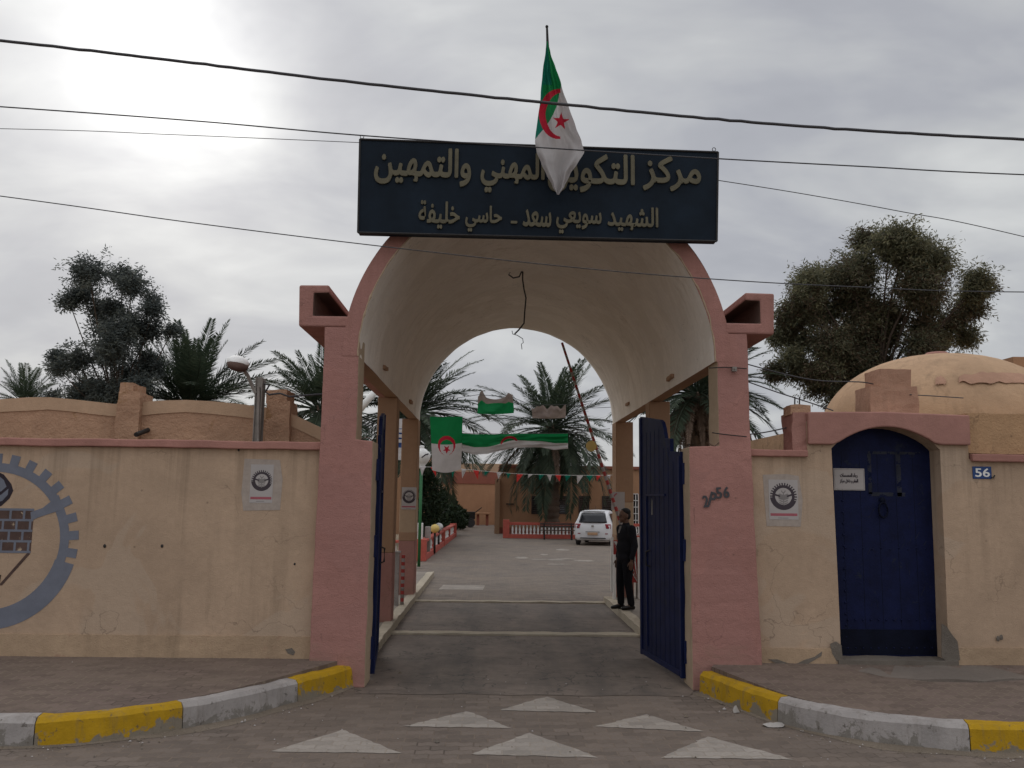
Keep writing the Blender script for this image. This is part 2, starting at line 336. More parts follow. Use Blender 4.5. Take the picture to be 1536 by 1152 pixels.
# ------------------------------------------------------------------ mesh helpers
class MB:
    def __init__(s): s.v = []; s.f = []; s.m = []
    def add(s, vs, fs, mi=0):
        k = len(s.v); s.v += [Vector(p) for p in vs]
        for f in fs: s.f.append([i + k for i in f]); s.m.append(mi)
        return s
    def box(s, x0, x1, y0, y1, z0, z1, mi=0):
        return s.add([(x0,y0,z0),(x1,y0,z0),(x1,y1,z0),(x0,y1,z0),(x0,y0,z1),(x1,y0,z1),(x1,y1,z1),(x0,y1,z1)],
                     [(0,3,2,1),(4,5,6,7),(0,1,5,4),(1,2,6,5),(2,3,7,6),(3,0,4,7)], mi)
    def prism_y(s, poly, y0, y1, mi=0):
        """poly = list of (x, z), any winding, extruded from y0 to y1"""
        n = len(poly)
        a = sum(poly[i][0]*poly[(i+1)%n][1] - poly[(i+1)%n][0]*poly[i][1] for i in range(n))
        if a < 0: poly = poly[::-1]
        vs = [(x, y0, z) for x, z in poly] + [(x, y1, z) for x, z in poly]
        fs = [tuple(range(n)), tuple(range(2*n-1, n-1, -1))] + [(i, i+n, (i+1)%n+n, (i+1)%n) for i in range(n)]
        return s.add(vs, fs, mi)
    def prism_z(s, poly, z0, z1, mi=0):
        n = len(poly)
        a = sum(poly[i][0]*poly[(i+1)%n][1] - poly[(i+1)%n][0]*poly[i][1] for i in range(n))
        if a < 0: poly = poly[::-1]
        vs = [(x, y, z0) for x, y in poly] + [(x, y, z1) for x, y in poly]
        fs = [tuple(range(n-1, -1, -1)), tuple(range(n, 2*n))] + [(i, (i+1)%n, (i+1)%n+n, i+n) for i in range(n)]
        return s.add(vs, fs, mi)
    def tube(s, pts, r, seg=8, mi=0, cap=True):
        pts = [Vector(p) for p in pts]; n = len(pts)
        rs = r if isinstance(r, (list, tuple)) else [r] * n
        k = len(s.v); up = None
        for i, p in enumerate(pts):
            d = (pts[min(i+1, n-1)] - pts[max(i-1, 0)]).normalized()
            if up is None:
                up = Vector((0, 0, 1)) if abs(d.z) < .9 else Vector((1, 0, 0))
            a = d.cross(up)
            if a.length < 1e-5: a = d.cross(Vector((0, 1, 0)))
            a.normalize(); b = d.cross(a).normalized(); up = -b if False else up
            for j in range(seg):
                t = 2*PI*j/seg
                s.v.append(p + (a*math.cos(t) + b*math.sin(t)) * rs[i])
        for i in range(n-1):
            for j in range(seg):
                q = (j+1) % seg
                s.f.append([k+i*seg+j, k+i*seg+q, k+(i+1)*seg+q, k+(i+1)*seg+j]); s.m.append(mi)
        if cap:
            s.f.append([k+j for j in range(seg-1, -1, -1)]); s.m.append(mi)
            s.f.append([k+(n-1)*seg+j for j in range(seg)]); s.m.append(mi)
        return s
    def ball(s, c, r, seg=12, rings=8, mi=0, rot=None):
        c = Vector(c); r = Vector(r) if not isinstance(r, (int, float)) else Vector((r, r, r))
        k = len(s.v)
        for i in range(1, rings):
            th = PI*i/rings
            for j in range(seg):
                ph = 2*PI*j/seg
                p = Vector((r.x*math.sin(th)*math.cos(ph), r.y*math.sin(th)*math.sin(ph), r.z*math.cos(th)))
                if rot: p = rot @ p
                s.v.append(c + p)
        tp = Vector((0, 0, r.z)); bt = Vector((0, 0, -r.z))
        if rot: tp = rot @ tp; bt = rot @ bt
        s.v.append(c + tp); s.v.append(c + bt); t_, b_ = len(s.v)-2, len(s.v)-1
        for i in range(rings-2):
            for j in range(seg):
                q = (j+1) % seg
                s.f.append([k+i*seg+j, k+(i+1)*seg+j, k+(i+1)*seg+q, k+i*seg+q]); s.m.append(mi)
        for j in range(seg):
            q = (j+1) % seg
            s.f.append([t_, k+j, k+q]); s.m.append(mi)
            s.f.append([b_, k+(rings-2)*seg+q, k+(rings-2)*seg+j]); s.m.append(mi)
        return s
    def lathe(s, prof, c=(0, 0, 0), seg=20, mi=0):
        c = Vector(c); k = len(s.v); n = len(prof)
        for r, z in prof:
            for j in range(seg):
                t = 2*PI*j/seg; s.v.append(c + Vector((r*math.cos(t), r*math.sin(t), z)))
        for i in range(n-1):
            for j in range(seg):
                q = (j+1) % seg
                s.f.append([k+i*seg+j, k+i*seg+q, k+(i+1)*seg+q, k+(i+1)*seg+j]); s.m.append(mi)
        return s
    def rough(s, size=.08, amp=.01, seed=0):
        """subdivide faces into small ones and push them about so edges are hand-plastered"""
        bm = bmesh.new()
        vs = [bm.verts.new(p) for p in s.v]
        for f, m in zip(s.f, s.m):
            try: fa = bm.faces.new([vs[i] for i in f]); fa.material_index = m
            except ValueError: pass
        for _ in range(8):
            es = [e for e in bm.edges if e.calc_length() > size]
            if not es or len(bm.verts) > 20000: break
            bmesh.ops.subdivide_edges(bm, edges=es, cuts=1, use_grid_fill=True)
        bmesh.ops.triangulate(bm, faces=[f for f in bm.faces if len(f.verts) > 4])
        o = Vector((seed * 3.1, seed * 1.7, seed))
        for v in bm.verts:
            v.co += noise.noise_vector(v.co * 3.0 + o) * amp + noise.noise_vector(v.co * 11 + o) * amp * .4
        bm.verts.index_update()
        s.v = [v.co.copy() for v in bm.verts]; s.f = [[v.index for v in f.verts] for f in bm.faces]; s.m = [f.material_index for f in bm.faces]
        bm.free(); return s
    def build(s, name, mats, parent=None, smooth=False, bevel=0.0, seg=2):
        me = bpy.data.meshes.new(name)
        off = Vector((0, 0, 0))
        p = parent
        while p is not None: off += p.location; p = p.parent
        me.from_pydata([v - off for v in s.v], [], s.f)
        if not isinstance(mats, (list, tuple)): mats = [mats]
        for m in mats: me.materials.append(M[m] if isinstance(m, str) else m)
        me.polygons.foreach_set('material_index', s.m)
        if smooth: me.polygons.foreach_set('use_smooth', [True]*len(me.polygons))
        me.update()
        o = bpy.data.objects.new(name, me); C.objects.link(o)
        if parent is not None: o.parent = parent
        if bevel:
            md = o.modifiers.new('bevel', 'BEVEL'); md.width = bevel; md.segments = seg; md.limit_method = 'ANGLE'; md.angle_limit = math.radians(40)
        return o

def thing(name, loc, label, cat, group=None):
    o = bpy.data.objects.new(name, None); C.objects.link(o); o.location = loc; o.empty_display_size = .2
    return tag(o, label, cat, group)
def tag(o, label, cat, group=None, kind=None):
    o['label'] = label; o['category'] = cat
    if group: o['group'] = group
    if kind: o['kind'] = kind
    return o
def struct(o): o['kind'] = 'structure'; return o

# Arabic: joined presentation forms, laid out right to left
AR = {'ا':(0xFE8D,2),'ب':(0xFE8F,4),'ة':(0xFE93,2),'ت':(0xFE95,4),'ج':(0xFE9D,4),'ح':(0xFEA1,4),'خ':(0xFEA5,4),'د':(0xFEA9,2),'ر':(0xFEAD,2),'ز':(0xFEAF,2),
      'س':(0xFEB1,4),'ش':(0xFEB5,4),'ع':(0xFEC9,4),'ف':(0xFED1,4),'ق':(0xFED5,4),'ك':(0xFED9,4),'ل':(0xFEDD,4),'م':(0xFEE1,4),'ن':(0xFEE5,4),'ه':(0xFEE9,4),'و':(0xFEED,2),'ي':(0xFEF1,4)}
def shape_arabic(s):
    out = []
    for i, ch in enumerate(s):
        if ch not in AR: out.append(ch); continue
        base, n = AR[ch]
        pj = i > 0 and s[i-1] in AR and AR[s[i-1]][1] == 4
        nj = n == 4 and i+1 < len(s) and s[i+1] in AR
        out.append(chr(base + ((3 if nj else 1) if pj else (2 if nj else 0))))
    return ''.join(reversed(out))
def text_mesh(name, body, x0, x1, z0, z1, y, depth, mat, parent, bold=(0, 0), tilt=0.0):
    """lettering standing on a plane facing -Y, stretched to the given box"""
    cu = bpy.data.curves.new('lettering', 'FONT'); cu.body = body; cu.resolution_u = 3
    o = bpy.data.objects.new('lettering', cu); C.objects.link(o)
    bpy.context.view_layer.update()
    me = bpy.data.meshes.new_from_object(o.evaluated_get(bpy.context.evaluated_depsgraph_get()))
    bpy.data.objects.remove(o); bpy.data.curves.remove(cu)
    bm = bmesh.new(); bm.from_mesh(me); bpy.data.meshes.remove(me)
    # islands = glyph pieces
    bm.verts.ensure_lookup_table(); seen = set(); isl = []
    for v in bm.verts:
        if v.index in seen: continue
        st = [v]; seen.add(v.index); fs = set()
        while st:
            a = st.pop()
            for f in a.link_faces: fs.add(f)
            for e in a.link_edges:
                b = e.other_vert(a)
                if b.index not in seen: seen.add(b.index); st.append(b)
        isl.append(list(fs))
    xs = [v.co.x for v in bm.verts]; ys = [v.co.y for v in bm.verts]
    bx, by = bold
    kx = (x1 - x0 - 2*bx) / (max(xs) - min(xs)); kz = (z1 - z0 - 2*by) / (max(ys) - min(ys))
    mn = (min(xs), min(ys)); mb = MB(); layer = 0
    offs = [(0, 0)] + ([(-bx, 0), (bx, 0), (0, by), (0, -by), (-bx*.7, -by*.7), (bx*.7, by*.7), (-bx*.7, by*.7), (bx*.7, -by*.7)] if bx or by else [])
    cx, cz = (x0+x1)/2, (z0+z1)/2
    for dx, dz in offs:
        for fs in isl:
            layer += 1; yy = y - depth - (layer % 97) * .00004
            def P(co, yq):
                X = x0 + bx + (co.x - mn[0])*kx + dx; Z = z0 + by + (co.y - mn[1])*kz + dz
                a, b = X - cx, Z - cz
                return (cx + a*math.cos(tilt) - b*math.sin(tilt), yq, cz + a*math.sin(tilt) + b*math.cos(tilt))
            ed = {}
            for f in fs:
                cos = [v.co for v in f.verts]
                if f.normal.z < 0: cos = cos[::-1]
                mb.add([P(c, yy) for c in cos], [tuple(range(len(cos)))])
            if depth > .004:
                for f in fs:
                    for e in f.edges:
                        if len(e.link_faces) == 1:
                            a, b = e.verts[0].co, e.verts[1].co
                            mb.add([P(a, yy), P(b, yy), P(b, y), P(a, y)], [(0, 1, 2, 3)])
    bm.free()
    return mb.build(name, mat, parent)

# ------------------------------------------------------------------ ground, road, pavements
struct(MB().add([(-400,-300,-.012),(400,-300,-.012),(400,700,-.012),(-400,700,-.012)], [(0,1,2,3)]).build('ground', 'sand'))
struct(MB().add([(-60,-14,0),(60,-14,0),(60,9.65,0),(-60,9.65,0)], [(0,1,2,3)]).build('road', 'road'))
struct(MB().add([(2.6,9.65,0),(2.6,17,0),(30,24,0),(30,66,0),(-20,66,0),(-2.2,27,0),(-1.8,9.65,0)], [tuple(range(7))]).build('courtyard', 'court'))

def worn_slab():
    m, t, b = new_mat('entrance_worn_concrete')
    v = coords(t)
    n1 = NOISE(t, v, .9, 7, .68, .6); n2 = NOISE(t, v, 5, 6, .7); n3 = NOISE(t, v, 60, 3, .6)
    n4 = NOISE(t, coords(t, (2.2, .35, 1)), 1.0, 6, .65)
    col = RAMP(t, n1, [(.3, (.100, .078, .062)), (.5, (.158, .122, .097)), (.7, (.215, .165, .130))])
    col = MIX(t, RAMP(t, n2, [(.45, 0.0), (.75, .55)]), col, (.05, .042, .036))
    col = MIX(t, RAMP(t, n4, [(.5, 0.0), (.68, .5)]), col, (.055, .047, .04))
    sx = t.nodes.new('ShaderNodeSeparateXYZ'); t.links.new(v, sx.inputs[0])
    ty = MATH(t, 'ABSOLUTE', MATH(t, 'SUBTRACT', MATH(t, 'ABSOLUTE', MATH(t, 'SUBTRACT', sx.outputs[0], .45)), .75))
    tyre = MATH(t, 'MULTIPLY', RAMP(t, ty, [(.06, 1.0), (.28, 0.0)]), RAMP(t, NOISE(t, coords(t, (3, .5, 1)), 1.0, 5, .6), [(.4, .15), (.65, .65)]))
    col = MIX(t, tyre, col, (.06, .05, .042))
    vo = t.nodes.new('ShaderNodeTexVoronoi'); vo.feature = 'DISTANCE_TO_EDGE'; vo.inputs['Scale'].default_value = 1.1
    vd = t.nodes.new('ShaderNodeVectorMath'); vd.operation = 'ADD'; t.links.new(v, vd.inputs[0])
    nn = t.nodes.new('ShaderNodeTexNoise'); nn.inputs['Scale'].default_value = 3; t.links.new(v, nn.inputs['Vector'])
    t.links.new(nn.outputs['Color'], vd.inputs[1]); t.links.new(vd.outputs[0], vo.inputs['Vector'])
    col = MIX(t, RAMP(t, vo.outputs['Distance'], [(.004, .7), (.014, 0.0)]), col, (.03, .026, .022))
    t.links.new(col, b.inputs['Base Color']); b.inputs['Roughness'].default_value = .8
    BUMP(t, b, MATH(t, 'ADD', n2, MATH(t, 'MULTIPLY', n3, .5)), .5, .012)
    M['slab'] = m
worn_slab()
rng = random.Random(4)
edge = [(-1.36 + i*.18, 9.22 + .015*math.sin(i*1.3) + rng.uniform(-.02, .02)) for i in range(20)]
struct(MB().add([(x, y, .004) for x, y in edge] + [(2.22, 9.6, .004), (2.22, 17.1, .004), (-1.44, 17.1, .004), (-1.44, 9.6, .004)], [tuple(range(24))]).build('entrance_floor', 'slab'))

def poly_len(pts): return sum((Vector(b)-Vector(a)).length for a, b in zip(pts, pts[1:]))
def smooth_line(pts, n=4):
    out = []
    P = [Vector(p) for p in pts]
    for i in range(len(P)-1):
        p0, p1, p2, p3 = P[max(i-1, 0)], P[i], P[i+1], P[min(i+2, len(P)-1)]
        for k in range(n):
            t = k/n
            out.append(.5*((2*p1) + (p2-p0)*t + (2*p0-5*p1+4*p2-p3)*t*t + (3*p1-p0-3*p2+p3)*t**3))
    out.append(P[-1]); return out
def kerb(line, blocks, side, name):
    """line runs along the road face; blocks = [(end index along x or arclength, material slot)]"""
    pts = smooth_line(line, 10); s = [0]
    for a, b in zip(pts, pts[1:]): s.append(s[-1] + (b-a).length)
    def P(q):
        for i in range(len(pts)-1):
            if s[i+1] >= q or i == len(pts)-2:
                t = (q-s[i])/max(1e-6, s[i+1]-s[i]); p = pts[i].lerp(pts[i+1], t); d = (pts[i+1]-pts[i]).normalized()
                return p, Vector((-d.y, d.x))*side
    mb = MB(); a = 0; prof = [(0, -.01), (.012, .19), (.045, .225), (.16, .228), (.16, -.01)]
    r = random.Random(5)
    for L_, mi in blocks:
        e = min(a + L_, s[-1]); n = max(2, int((e-a)/.05)); rings = []
        for i in range(n+1):
            q = a + .004 + (e-a-.008)*i/n; p, nr = P(q); ring = []
            for j, (d, z) in enumerate(prof):
                o = noise.noise(Vector((q*2.2, j*3.1, side)))*.014 + noise.noise(Vector((q*9, j*3.1, side*2)))*.008
                pq = p + nr*(d + (o if j < 3 else 0)); ring.append((pq.x, pq.y, z + (o*.8 if 0 < j < 4 else 0)))
            rings.append(ring)
        k = len(mb.v)
        mb.v += [Vector(q) for rg in rings for q in rg]
        for i in range(n):
            for j in range(4):
                f = [k+i*5+j, k+(i+1)*5+j, k+(i+1)*5+j+1, k+i*5+j+1]
                mb.f.append(f if side > 0 else f[::-1]); mb.m.append(mi)
        for i in (0, n): mb.f.append([k+i*5+j for j in range(5)]); mb.m.append(mi)
        a = e
        if a >= s[-1]: break
    o = mb.build(name, ['kerbwhite', 'yellow'], smooth=False); struct(o)
    return pts
KL = [(-1.36, 9.62), (-1.83, 8.79), (-2.40, 7.95), (-3.1, 7.40), (-3.9, 7.2), (-6, 7.15), (-16, 7.15)]
KR = [(2.20, 9.35), (2.62, 8.15), (3.15, 7.55), (3.8, 7.27), (4.5, 7.2), (6.5, 7.15), (16, 7.15)]
pl = kerb(KL, [(.98, 1), (1.27, 0), (1.13, 1), (1.2, 0), (1.2, 1), (1.2, 0), (1.2, 1), (1.2, 0), (9, 1)], -1, 'kerb')
pr = kerb(KR, [(1.28, 1), (1.62, 0), (1.2, 1), (1.2, 0), (1.2, 1), (1.2, 0), (9, 1)], 1, 'kerb')
def inner(pts, side):
    out = []
    for i, p in enumerate(pts):
        d = (pts[min(i+1, len(pts)-1)] - pts[max(i-1, 0)]).normalized()
        q = p + Vector((-d.y, d.x))*side*.155; out.append((q.x, q.y))
    return out
il = inner(pl, -1); ir = inner(pr, 1)
def pave(line, tail):
    mb = MB().prism_z(line + tail, -.005, .218)
    for v in mb.v:
        if v.z > .1: v.z = .218 + .055*max(0, min(1, (v.y - 7.4)/2.2))
    f0 = [f for f in mb.f if len(f) > 6 and mb.v[f[0]].z > .1][0]
    struct(mb.build('pavement', 'walk'))
pave(il, [(-16, 9.7), (-1.5, 9.7)]); pave(ir, [(16, 9.7), (2.5, 9.7)])
# blown sand lying against the kerbs
def drift(pts, side, name, a0=0, a1=10):
    r = random.Random(2); vs = []; fs = []
    for i, p in enumerate(pts):
        d = (pts[min(i+1, len(pts)-1)] - pts[max(i-1, 0)]).normalized(); n = Vector((-d.y, d.x))*-side
        wd = max(.012, .045 + .16*noise.noise(Vector((p.x*1.3, p.y*1.3, side)))) + r.uniform(0, .015)
        a = p - n*.01; b = p + n*wd*.5; c = p + n*wd
        vs += [(a.x, a.y, .022), (b.x, b.y, .010), (c.x, c.y, .002)]
    for i in range(len(pts)-1):
        for j in range(2):
            f = (i*3+j, i*3+j+1, (i+1)*3+j+1, (i+1)*3+j); fs.append(f if side < 0 else f[::-1])
    o = MB().add(vs, fs).build(name, 'grit', smooth=True); tag(o, 'blown sand and grit lying along the foot of the kerb', 'sand', kind='stuff'); return o
drift(pl, -1, 'sand_drift'); drift(pr, 1, 'sand_drift')

# raised walkways inside the gate, humps and markings
for x0, x1, y0, y1, e0, e1 in ((-3.6, -1.60, 10.3, 22.5, -1.60, -1.44), (2.38, 4.6, 10.3, 17.3, 2.22, 2.38)):
    struct(MB().box(x0, x1, y0, y1, -.005, .118).build('walkway', 'concrete'))
    struct(MB().box(e0, e1, y0, y1, -.005, .125).rough(.12, .016, 3).build('kerb', 'kerbcream'))
struct(MB().box(-1.44, 2.22, 13.05, 13.30, -.005, .03).rough(.1, .012, 2).build('speed_hump', 'kerbcream'))
struct(MB().box(-1.44, 2.22, 17.05, 17.25, -.005, .03).rough(.1, .012, 5).build('speed_hump', 'kerbcream'))
struct(MB().add([(-1.13, 19.4, .004), (-.16, 19.4, .004), (-.12, 20.4, .004), (-1.08, 20.4, .004)], [(0,1,2,3)]).build('road_marking', 'arrow'))
TRI = [((-1.71,7.17),(-.68,7.14),(-1.25,7.83)), ((-.74,7.96),(.21,7.92),(-.2,8.52)), ((-.14,7.13),(.87,7.07),(.35,7.77)),
       ((.95,8.0),(1.88,7.85),(1.48,8.45)), ((1.36,7.08),(2.39,7.05),(1.88,7.7)), ((.11,8.56),(1.03,8.51),(.59,9.16))]
for k, t3 in enumerate(TRI):
    r = random.Random(k); out = []
    for a, b in zip(t3, t3[1:] + t3[:1]):
        for i in range(14):
            q = i/14; out.append((a[0]+(b[0]-a[0])*q + r.uniform(-.012, .012), a[1]+(b[1]-a[1])*q + r.uniform(-.012, .012), .004))
    struct(MB().add(out, [tuple(range(len(out)))]).build('road_arrow', 'arrow'))
struct(MB().box(-30, -2.35, 27.8, 46, -.005, .06).build('garden_bed', 'sand'))
rr_ = random.Random(3)
for k in range(9):
    x, y, a, b = rr_.uniform(.4, 3.2), rr_.uniform(24, 35), rr_.uniform(.15, .5), rr_.uniform(.2, .7)
    out = [(x + a*math.cos(t*PI/9)*rr_.uniform(.5, 1.1), y + b*math.sin(t*PI/9)*rr_.uniform(.5, 1.1), .004 + k*.0004) for t in range(18)]
    struct(MB().add(out, [tuple(range(18))]).build('lime_stain', 'arrow'))

# ------------------------------------------------------------------ arched gateway
GX, RI, RO, FY, BY, SP = .485, 1.982, 2.165, 9.5, 17.8, 3.54
gate = thing('arched_gateway', (GX, FY, 0), 'pink gateway with long whitewashed barrel vault over the entrance', 'gateway')
mb = MB(); na, ny = 72, 52
def VN(a, y): return .014*noise.noise(Vector((a*2.2, y*.7, 0))) + .008*noise.noise(Vector((a*7, y*1.6, 3))) + .004*noise.noise(Vector((a*16, y*4, 8)))
def arc(r, a, y, sgn=1):
    p = Vector((GX + r*math.cos(a), y, SP + r*math.sin(a)))
    return p
for i in range(na):
    for j in range(ny):
        a0, a1 = PI*i/na, PI*(i+1)/na
        y0, y1 = FY + (BY-FY)*j/ny, FY + (BY-FY)*(j+1)/ny
        def w(a, y, r):
            return r + VN(a, y) if r == RI else r + .02*noise.noise(Vector((a*3, y, 5)))
        mb.add([arc(w(a, y, RI), a, y) for a, y in ((a0, y0), (a1, y0), (a1, y1), (a0, y1))], [(0, 3, 2, 1)][::-1] if False else [(0, 1, 2, 3)], 0)
        mb.add([arc(w(a, y, RO), a, y) for a, y in ((a0, y0), (a1, y0), (a1, y1), (a0, y1))], [(0, 3, 2, 1)], 2)
    for y, fl in ((FY - .003, 0), (BY, 1)):
        a0, a1 = PI*i/na, PI*(i+1)/na
        q = [arc(RI + VN(a0, FY if not fl else BY), a0, y), arc(RO, a0, y), arc(RO, a1, y), arc(RI + VN(a1, FY if not fl else BY), a1, y)]
        mb.add(q, [(0, 1, 2, 3)] if not fl else [(3, 2, 1, 0)], 2 if not fl else 0)
for sgn in (-1, 1):
    xa, xb = GX + sgn*RI, GX + sgn*RO
    mb.add([(xa, FY, SP), (xb, FY, SP), (xb, BY, SP), (xa, BY, SP)], [(0, 1, 2, 3)], 1)
mb.build('vault', ['vault', 'beam', 'pink'], gate, smooth=False)
for o in gate.children:
    for p in o.data.polygons: p.use_smooth = p.material_index == 0
    bmx = bmesh.new(); bmx.from_mesh(o.data); bmesh.ops.remove_doubles(bmx, verts=bmx.verts, dist=1e-4)
    bmx.to_mesh(o.data); bmx.free()
# front pillars (flared foot), lower gate posts with pale inner side
def pillar(poly, seed, ix):
    mb = MB().prism_y(poly, FY, FY + .42).rough(.12, .009, seed)
    for k, f in enumerate(mb.f):
        c = sum((mb.v[i] for i in f), Vector())/len(f)
        n = (mb.v[f[1]] - mb.v[f[0]]).cross(mb.v[f[2]] - mb.v[f[0]])
        if ((abs(c.x - ix) < .05 and c.z < 2.59) or (min(abs(c.x + 1.492), abs(c.x - 2.492)) < .04 and c.z > 2.62)) and n.length > 0 and abs(n.normalized().x) > .7: mb.m[k] = 1
    return mb.build('pillar', ['pink', 'creamside'], gate, bevel=.012)
PLL = pillar([(-1.905, 0), (-1.305, 0), (-1.305, 2.60), (-1.492, 2.615), (-1.492, 3.862), (-1.88, 3.862), (-1.88, 2.6), (-1.89, 1.5)], 4, -1.305)
PLR = pillar([(2.93, 0), (2.165, 0), (2.165, 2.585), (2.492, 2.60), (2.492, 3.862), (2.835, 3.862), (2.85, 2.6), (2.88, 1.5)], 5, 2.165)
def crack(parent, pts, Y, r, mat='dust', seed=0):
    P3 = [at(u, v, Y) for u, v in pts]; P3 = smooth_line(P3, 12)
    P3 = [p + Vector((.012*noise.noise(Vector((i*.55, seed, 0))), 0, .01*noise.noise(Vector((i*.7, seed, 3))))) for i, p in enumerate(P3)]
    MB().tube(P3, [r*(.6 + .6*abs(noise.noise(Vector((i*.4, seed, 9))))) for i in range(len(P3))], 4).build('crack', mat, parent)
crack(PLR, [(1076, 672), (1079, 690), (1076, 715), (1078, 745)], FY + .004, .005, seed=1)
crack(PLR, [(1062, 664), (1072, 669), (1080, 664), (1100, 668), (1120, 661)], FY + .004, .007, seed=2)
crack(PLR, [(1041, 760), (1043, 820), (1042, 900), (1046, 980)], FY + .003, .003, seed=3)
crack(PLL, [(541, 660), (550, 656), (560, 661)], FY + .004, .006, seed=4)
# chipped whitewash lip round the front edge of the vault
lip = MB(); pts_ = []
for i in range(121):
    a = PI*i/120; r_ = RI + .006 + .018*noise.noise(Vector((i*.35, 0, 2)))
    pts_.append(Vector((GX + r_*math.cos(a), FY - .006, SP + r_*math.sin(a))))
lip.tube(pts_, [.008 + .012*max(0, noise.noise(Vector((i*.5, 7, 2)))) for i in range(121)], 5)
lip.build('plaster_lip', 'creamside', gate)
# roof gutters: channel beams open towards the vault
def gutter(sgn):
    X = lambda a: GX + sgn*a
    pr_ = [(1.97, 3.86), (2.655, 3.86), (2.67, 4.33), (2.335, 4.335), (2.335, 4.245), (2.50, 4.24), (2.50, 3.985), (1.97, 3.985)]
    pr_ = [(2.10, 3.862)] + pr_[1:7] + [(2.10, 3.985)]
    mb = MB().prism_y([(X(a), z) for a, z in pr_], FY - .006, BY - .05)
    n = len(pr_)
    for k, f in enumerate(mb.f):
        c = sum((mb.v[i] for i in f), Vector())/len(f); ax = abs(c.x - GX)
        if len(f) == 4 and 3.97 < c.z < 4.26 and 2.2 < ax < 2.52: mb.m[k] = 1  # inner channel faces coloured dark, so their shade is painted in
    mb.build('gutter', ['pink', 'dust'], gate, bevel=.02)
    MB().box(min(X(2.0), X(2.498)), max(X(2.0), X(2.498)), FY + 3.2, FY + 3.5, 3.99, 4.24).build('gutter_stop', 'dust', gate)  # added plug that keeps light out of the channel
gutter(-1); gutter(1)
# side columns carrying the vault
def column(x0, x1, y0, y1, patch):
    mb = MB()
    zs = [(0, 1.15, 0), (1.15, 1.95 if patch else 1.15, 2), (1.95 if patch else 1.15, SP, 1)]
    for z0, z1, mi in zs:
        if z1 > z0: mb.box(x0, x1, y0, y1, z0, z1, mi)
    if patch:
        mb.box(x0-.003, x1+.003, y0-.003, y1+.003, 1.15, 1.32, 3)
    mb.build('column', ['pink', 'colochre', 'colpale', 'beam'], gate, bevel=.012)
column(-1.80, -1.495, 13.5, 13.85, False); column(-1.80, -1.485, 17.2, 17.75, True)
column(2.455, 2.78, 13.5, 13.85, False); column(2.455, 2.80, 17.2, 17.75, True)
# sockets and broken conduit on the vault
for u, v, Y, s in ((578, 552, 11.7, 1), (1003, 567, 11.8, -1), (940, 606, 15.6, -1), (615, 603, 15.4, 1)):
    p = at(u, v, Y); p.x = GX - s*1.962
    MB().box(p.x-.03, p.x+.03, p.y-.16, p.y+.16, p.z-.025, p.z+.025).rough(.08, .02, u).build('conduit_scar', 'beam', gate)
# gate leaves
def leaf(hx, hy, fx, fy, flip, name='gate_leaf'):
    d = Vector((fx-hx, fy-hy, 0)); Ln = d.length; d.normalize(); nrm_ = Vector((-d.y, d.x, 0))*flip
    def P(s, n, z): return Vector((hx, hy, 0)) + d*s + nrm_*n + Vector((0, 0, z))
    def slab(mb, outline, n0, n1):
        k = len(outline)
        a = sum(outline[i][0]*outline[(i+1)%k][1]-outline[(i+1)%k][0]*outline[i][1] for i in range(k))
        if (a < 0) != (flip < 0): outline = outline[::-1]
        vs = [P(s, n0, z) for s, z in outline] + [P(s, n1, z) for s, z in outline]
        mb.add(vs, [tuple(range(k-1, -1, -1)), tuple(range(k, 2*k))] + [(i, (i+1)%k, (i+1)%k+k, i+k) for i in range(k)])
        return mb
    top = [(.02, 2.55), (.36, 2.57), (.365, 2.72), (.55, 2.74), (.60, 2.86), (.66, 2.94), (.74, 2.975), (Ln, 3.09)]
    out = [(.02, .06)] + top + [(Ln, .06)]
    lf = slab(MB(), out, 0, .045).build(name, 'bluegate', gate, bevel=.004)
    # ribs pressed into the sheet
    for k in range(9):
        s = .1 + k*(Ln-.2)/8
        zt = 2.45 if s < .365 else (2.62 if s < .62 else 2.86)
        rb = MB(); slab(rb, [(s-.004, .12), (s+.004, .12), (s+.004, zt), (s-.004, zt)], -.003, -.0005)
        rb.build('rib', 'bluegate', lf)
    fr = MB()
    for o4 in ([(.02, .06), (.08, .06), (.08, 2.5), (.02, 2.5)], [(Ln-.06, .06), (Ln, .06), (Ln, 3.07), (Ln-.06, 3.065)], [(.09, .07), (Ln-.07, .07), (Ln-.07, .13), (.09, .13)]):
        slab(fr, o4, -.016, -.002)
    fr.build('frame', 'bluegate2', lf)
    # wicket door outline
    wk = MB()
    for o4 in ([(Ln-.30, .2), (Ln-.275, .2), (Ln-.275, 2.05), (Ln-.30, 2.05)], [(.55, 2.05), (Ln-.275, 2.05), (Ln-.275, 2.075), (.55, 2.075)]):
        slab(wk, o4, -.016, -.002)
    wk.build('wicket_frame', 'bluegate2', lf)
    h = MB().tube([P(Ln-.42, -.01, 1.18), P(Ln-.42, -.06, 1.2), P(Ln-.42, -.06, 1.36), P(Ln-.42, -.01, 1.38)], .012, 8)
    h.build('handle', 'iron', lf)
    for z in (.35, 1.45, 2.3):
        hg = MB().tube([P(-.03, .03, z-.12), P(-.03, .03, z+.12)], .028, 10)
        b = MB(); slab(b, [(-.05, z-.04), (.2, z-.04), (.2, z+.04), (-.05, z+.04)], .046, .056); hg.add(b.v, b.f)
        hg.build('hinge', 'bluegate2', lf)
    return lf, P, Ln
lfR, PR, LR = leaf(2.135, 9.80, 1.94, 11.36, -1)
a = PR(LR-.50, -.003, 1.95)
slp = MB().add([PR(LR-.47, -.004, 1.82), PR(LR-.53, -.004, 1.82), PR(LR-.52, -.004, 1.99), PR(LR-.49, -.004, 2.03)], [(0, 1, 2, 3), (3, 2, 1, 0)]).build('worn_patch', 'paper', lfR)
leaf(-1.275, 9.90, -1.425, 11.42, 1)
